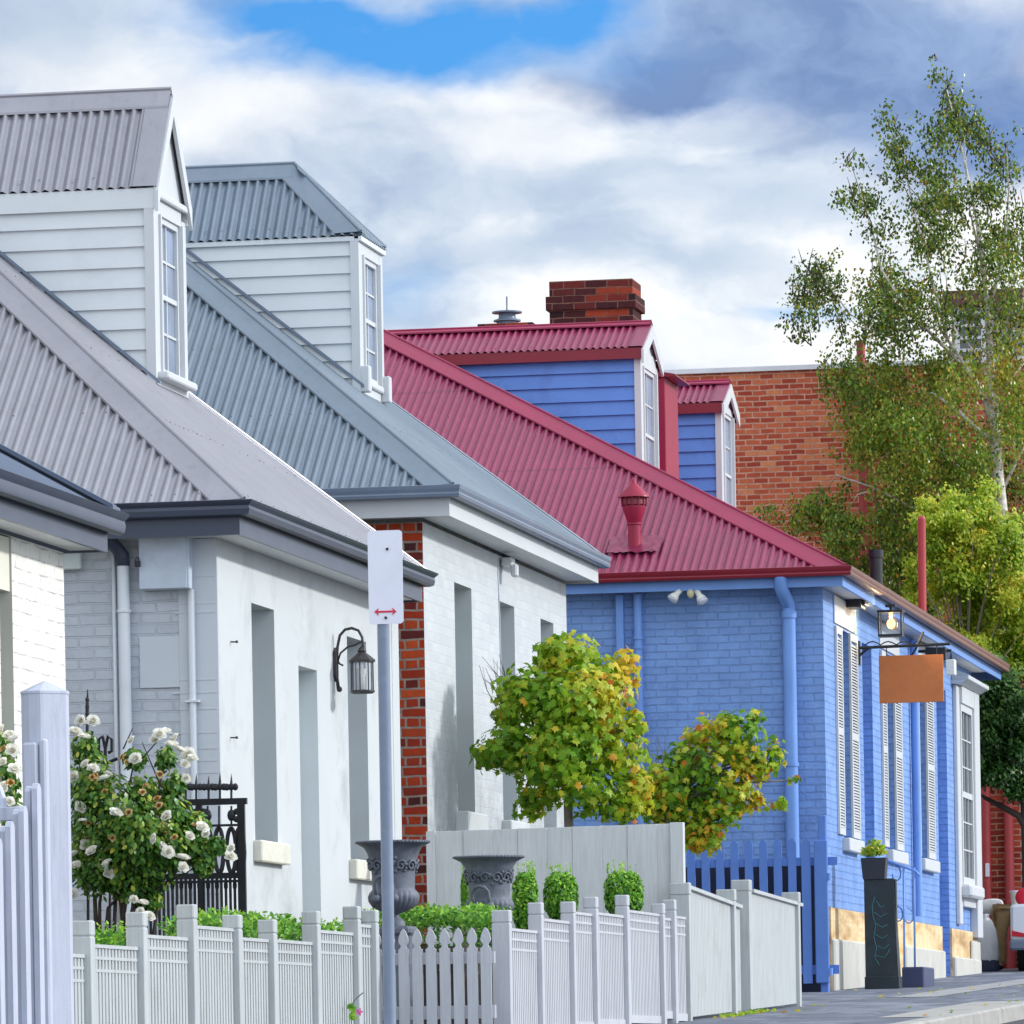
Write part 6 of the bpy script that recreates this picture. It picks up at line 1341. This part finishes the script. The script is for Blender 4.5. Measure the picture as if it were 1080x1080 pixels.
skin('shirt', [J[k] for k in kk]+[mid['aL'], mid['aR'], (X-.45, YP, gP+.89)], [(0, 1), (1, 2), (2, 3), (2, 4), (3, 5), (4, 6), (2, 7)], [.158, .15, .17, .085, .085, .072, .072, .1], M['shirt'], pe)
kk = ['pelvis', 'hipL', 'knL', 'anL', 'hipR', 'knR', 'anR']
skin('trousers', [J[k] for k in kk], [(0, 1), (1, 2), (2, 3), (0, 4), (4, 5), (5, 6)], [.16, .12, .085, .066, .12, .085, .066], M['khaki'], pe)
p = MB(); p.sphere((X-.69, YP-.01, gP+.72), .098, 12, 8, (1, .9, 1.05)); p.build('hair', M['bark_dark'], pe, True)
p = MB()
for k in ('toL', 'toR'): p.sphere((J[k][0]+.06, J[k][1], gP+.05), .06, 10, 7, (2.1, .85, .9))
p.build('shoes', M['rubber'], pe, True)
a, b = wp(1036, 970, -.6), wp(1055.5, 1012, -.6); sx = (a.x+b.x)/2-.05
sk = MB(); n = 28; prof = [(.16, .0), (.2, .05), (.21, .12), (.2, .3), (.17, .5), (.12, .62), (.07, .68), (.09, .72), (.001, .72)]; sk.lathe((sx, YP-.6, gz(YP-.6)+.1), prof, n, (1, 6, 9, .12)); so = thing('white_sack', 'bulging white sack standing on the path at the end of the blue house', 'sack', (sx, YP-.6, gz(YP-.6)))
sk.build('sack_body', M['sack'], so, True); MB().lathe((sx, YP-.6, gz(YP-.6)), [(.19, -.02), (.215, .02), (.21, .16), (.15, .17)], 20).build('sack_base', M['navy'], so, True)
# ute parked beyond, only its rear corner in the frame
YU = 86.6; gU = gz(YU); a = at(1066, 1000, YU); ux = a.x
ut = thing('white_ute', 'white utility vehicle with red tail light, only its rear corner showing at the right edge', 'car', (ux+.9, YU+2.2, gU))
p = MB(); p.box(ux, ux+1.78, YU, YU+1.7, gU+.42, gU+.95, .04); p.build('tray', M['car_white'], ut)
p = MB(); p.box(ux+.05, ux+1.73, YU+1.74, YU+3.1, gU+.42, gU+1.0, .06); p.add([(ux+.08, YU+1.75, gU+1.0), (ux+1.7, YU+1.75, gU+1.0), (ux+1.7, YU+3.3, gU+1.0), (ux+.08, YU+3.3, gU+1.0), (ux+.2, YU+1.85, gU+1.5), (ux+1.58, YU+1.85, gU+1.5), (ux+1.58, YU+2.7, gU+1.5), (ux+.2, YU+2.7, gU+1.5)], [(4, 5, 6, 7), (0, 1, 5, 4), (1, 2, 6, 5), (2, 3, 7, 6), (3, 0, 4, 7)]); p.box(ux+.06, ux+1.72, YU+3.1, YU+4.5, gU+.42, gU+.95, .1); p.build('cab', M['car_white'], ut)
p = MB(); p.box(ux+.25, ux+1.53, YU+1.79, YU+1.81, gU+1.08, gU+1.4); p.build('rear_window', M['dark_glass'], ut)
p = MB(); p.box(ux-.01, ux+1.79, YU-.1, YU-.01, gU+.3, gU+.45, .03); p.build('bumper', M['gutter_mid'], ut)
for x in (ux+.02, ux+1.56): MB().prism([(x, YU-.03, gU+.5), (x+.2, YU-.03, gU+.48), (x+.2, YU-.03, gU+.53), (x, YU-.03, gU+.58)], (0, .04, 0)).build('tail_light', M['tail_red'], ut)
for (x, y) in ((ux+.03, YU+.9), (ux+1.55, YU+.9), (ux+.03, YU+3.7), (ux+1.55, YU+3.7)):
    p = MB(); p.tube([(x, y, gU+.31), (x+.2, y, gU+.31)], .31, 22); wl_ = p.build('wheel', M['rubber'], ut, True, auto=40); MB().tube([(x-.006, y, gU+.31), (x+.206, y, gU+.31)], .18, 18).build('rim', M['galv'], wl_, True, auto=40)
p = MB()
p.sphere((ux+.2, YU+.3, gU+1.05), .14, 14, 9, (1.1, .9, 1.0)); p.sphere((ux+.32, YU+.35, gU+1.05), .15, 14, 9, (1, .9, .9)); p.sphere((ux+.24, YU+.3, gU+1.2), .06, 10, 7)
rbg = p.build('red_bag', M['red_cloth'], None, True, loc=(ux+.2, YU+.3, gU+.95)); tag(rbg, 'bright red cloth bag heaped on the tray of the white ute', 'bag')
c = Vector((ux+.0, 0, gU+1.0))
bq = thing('white_bucket', 'small white lidded tub on the corner of the white ute tray', 'tub', (c.x, YP-.45, c.z)); p = MB(); p.lathe((c.x, YP-.45, c.z-.02), [(.065, -.03), (.085, .15), (.09, .16), (.001, .155)], 18); p.build('tub', M['flash_white'], bq, True, auto=40)
p = MB(); p.lathe((c.x, YP-.45, c.z-.02), [(.095, .158), (.095, .185), (.001, .19)], 18); p.build('lid', M['sign_white'], bq, True, auto=40)
# ================================================================== SKY, SUN, CAMERA
wd_ = bpy.data.worlds.new('World'); S.world = wd_; wd_.use_nodes = True
t = NT(wd_); bg = t.n['Background']; STR = .1; EXP = .35; bg.inputs['Strength'].default_value = STR
sunv = Vector((.86, .28, .42)).normalized()
sky = t.new('ShaderNodeTexSky', sky_type='NISHITA'); sky.sun_disc = False; sky.sun_elevation = math.asin(sunv.z); sky.sun_rotation = math.atan2(sunv.x, sunv.y); sky.air_density = 1; sky.dust_density = .4; sky.ozone_density = 2.0
d = t.new('ShaderNodeTexCoord').outputs['Generated']
nz = t.new('ShaderNodeTexNoise'); nz.inputs['Scale'].default_value = 26; nz.inputs['Detail'].default_value = 5; nz.inputs['Roughness'].default_value = .55; t.link(t.scalev(d, (1, 1, 1.7)), nz.inputs['Vector'])
sb = t.new('ShaderNodeVectorMath', operation='SUBTRACT'); t.link(nz.outputs['Color'], sb.inputs[0]); sb.inputs[1].default_value = (.5, .5, .5)
wv = t.scalev(sb.outputs[0], (.036, .02, .022))
ad = t.new('ShaderNodeVectorMath', operation='ADD'); t.link(d, ad.inputs[0]); t.link(wv, ad.inputs[1]); dw = ad.outputs[0]
def blob(u, v, ru, rv, hard=0.0):
    c = Vector(ray(u, v)).normalized(); s = t.new('ShaderNodeVectorMath', operation='SUBTRACT'); t.link(dw, s.inputs[0]); s.inputs[1].default_value = c
    m = t.scalev(s.outputs[0], (F/ru, .5*F/ru, F/rv)); l = t.new('ShaderNodeVectorMath', operation='LENGTH'); t.link(m, l.inputs[0])
    r = t.new('ShaderNodeMapRange', interpolation_type='SMOOTHSTEP'); r.inputs[1].default_value = 1.0; r.inputs[2].default_value = hard; t.link(l.outputs['Value'], r.inputs[0]); return r.outputs[0]
def addm(lst):
    a = lst[0]
    for b in lst[1:]: a = t.math('MAXIMUM', a, b)
    return a
cn = t.noise(t.scalev(dw, (1, 1, 1.9)), 19, 7, .52)
fine = t.noise(t.scalev(dw, (1, 1, 1.5)), 58, 6, .55)
tex = t.math('ADD', t.math('MULTIPLY', cn, .7), t.math('MULTIPLY', fine, .3))
SC = 1/STR/2**EXP
def C(r, g, b): return tuple(x*SC for x in rgb(r, g, b))
ramp = t.ramp(tex, [(.34, rgb(152, 174, 206)), (.45, rgb(196, 210, 228)), (.53, rgb(228, 235, 243)), (.60, rgb(250, 251, 252))])
dark = addm([blob(900, 50, 380, 105, .35), blob(1010, 100, 260, 110, .35), blob(720, 70, 150, 60, .3), blob(690, 85, 130, 55, .2), blob(1020, 150, 200, 80, .2)])
mid = addm([blob(640, 190, 300, 40, .1), blob(820, 210, 200, 55, .1), blob(560, 265, 240, 45, .1), blob(760, 280, 120, 40, .1), blob(20, 20, 200, 70, .1)])
brt = addm([blob(560, 110, 150, 40, .1), blob(200, 120, 260, 90, .2), blob(560, 150, 160, 40, .1), blob(780, 370, 300, 40, .2), blob(40, 60, 160, 60, .2)])
col = t.mix(t.math('MULTIPLY', brt, .6), ramp, rgb(248, 249, 251))
col = t.mix(t.math('MULTIPLY', mid, .7), col, rgb(182, 200, 222))
col = t.mix(t.math('MULTIPLY', dark, t.math('ADD', .38, t.math('MULTIPLY', tex, 1.05)), True), col, t.ramp(fine, [(.38, rgb(98, 130, 182)), (.62, rgb(136, 164, 208))]))
col = t.mix(1.0, col, (SC, SC, SC), 'MULTIPLY')
hole = addm([blob(440, 42, 330, 74, .2), blob(330, 12, 230, 50, .15), blob(585, 22, 130, 55, .15), t.math('MULTIPLY', blob(845, 326, 85, 16, .1), .8), t.math('MULTIPLY', blob(420, 300, 90, 60, .0), .35)])
hn = t.math('MULTIPLY', hole, t.math('ADD', .7, t.math('MULTIPLY', t.math('SUBTRACT', .56, cn), 2.4)), True)
blue = t.mix(1.0, sky.outputs[0], (.28, .74, 1.28), 'MULTIPLY')
fin = t.mix(hn, col, blue)
# the clouds are brighter on the sun's side of the sky
dp = t.new('ShaderNodeVectorMath', operation='DOT_PRODUCT'); t.link(d, dp.inputs[0]); dp.inputs[1].default_value = sunv
gl = t.new('ShaderNodeMapRange'); gl.inputs[1].default_value = -.9; gl.inputs[2].default_value = .9; gl.inputs[3].default_value = .66; gl.inputs[4].default_value = 1.4; t.link(dp.outputs['Value'], gl.inputs[0])
sy = t.new('ShaderNodeSeparateXYZ'); t.link(d, sy.inputs[0])
g2 = t.new('ShaderNodeMapRange'); g2.inputs[1].default_value = .7; g2.inputs[2].default_value = -.7; g2.inputs[3].default_value = 1.0; g2.inputs[4].default_value = 1.9; t.link(sy.outputs[1], g2.inputs[0])  # added fill: sky made brighter behind the camera to lift the side walls
gm = t.math('MULTIPLY', gl.outputs[0], g2.outputs[0])
gc = t.new('ShaderNodeCombineXYZ'); [t.link(gm, gc.inputs[i]) for i in range(3)]
t.link(t.mix(1.0, fin, gc.outputs[0], 'MULTIPLY'), bg.inputs['Color'])
sl = bpy.data.lights.new('sun', 'SUN'); sl.energy = 2.4; sl.angle = math.radians(4); sl.color = (1, .98, .95)
so_ = bpy.data.objects.new('sun', sl); COL.objects.link(so_); so_.rotation_euler = sunv.to_track_quat('Z', 'Y').to_euler(); so_.location = (20, 20, 40)
cam = bpy.data.cameras.new('camera'); co_ = bpy.data.objects.new('camera', cam); COL.objects.link(co_); S.camera = co_
cam.sensor_width = 36; cam.lens = F/1080*36; cam.clip_start = 1; cam.clip_end = 5000; cam.shift_y = (V0-540)/1080; cam.shift_x = 0
R = Matrix(((CT, 0, ST), (ST, 0, -CT), (0, 1, 0)))      # columns: right, up, back
Rr = R @ Matrix.Rotation(-RH, 3, 'Z')
co_.matrix_world = Rr.to_4x4()
S.view_settings.view_transform = 'Standard'; S.view_settings.look = 'None'; S.view_settings.exposure = EXP; S.view_settings.gamma = 1
S.render.resolution_x = S.render.resolution_y = 1024
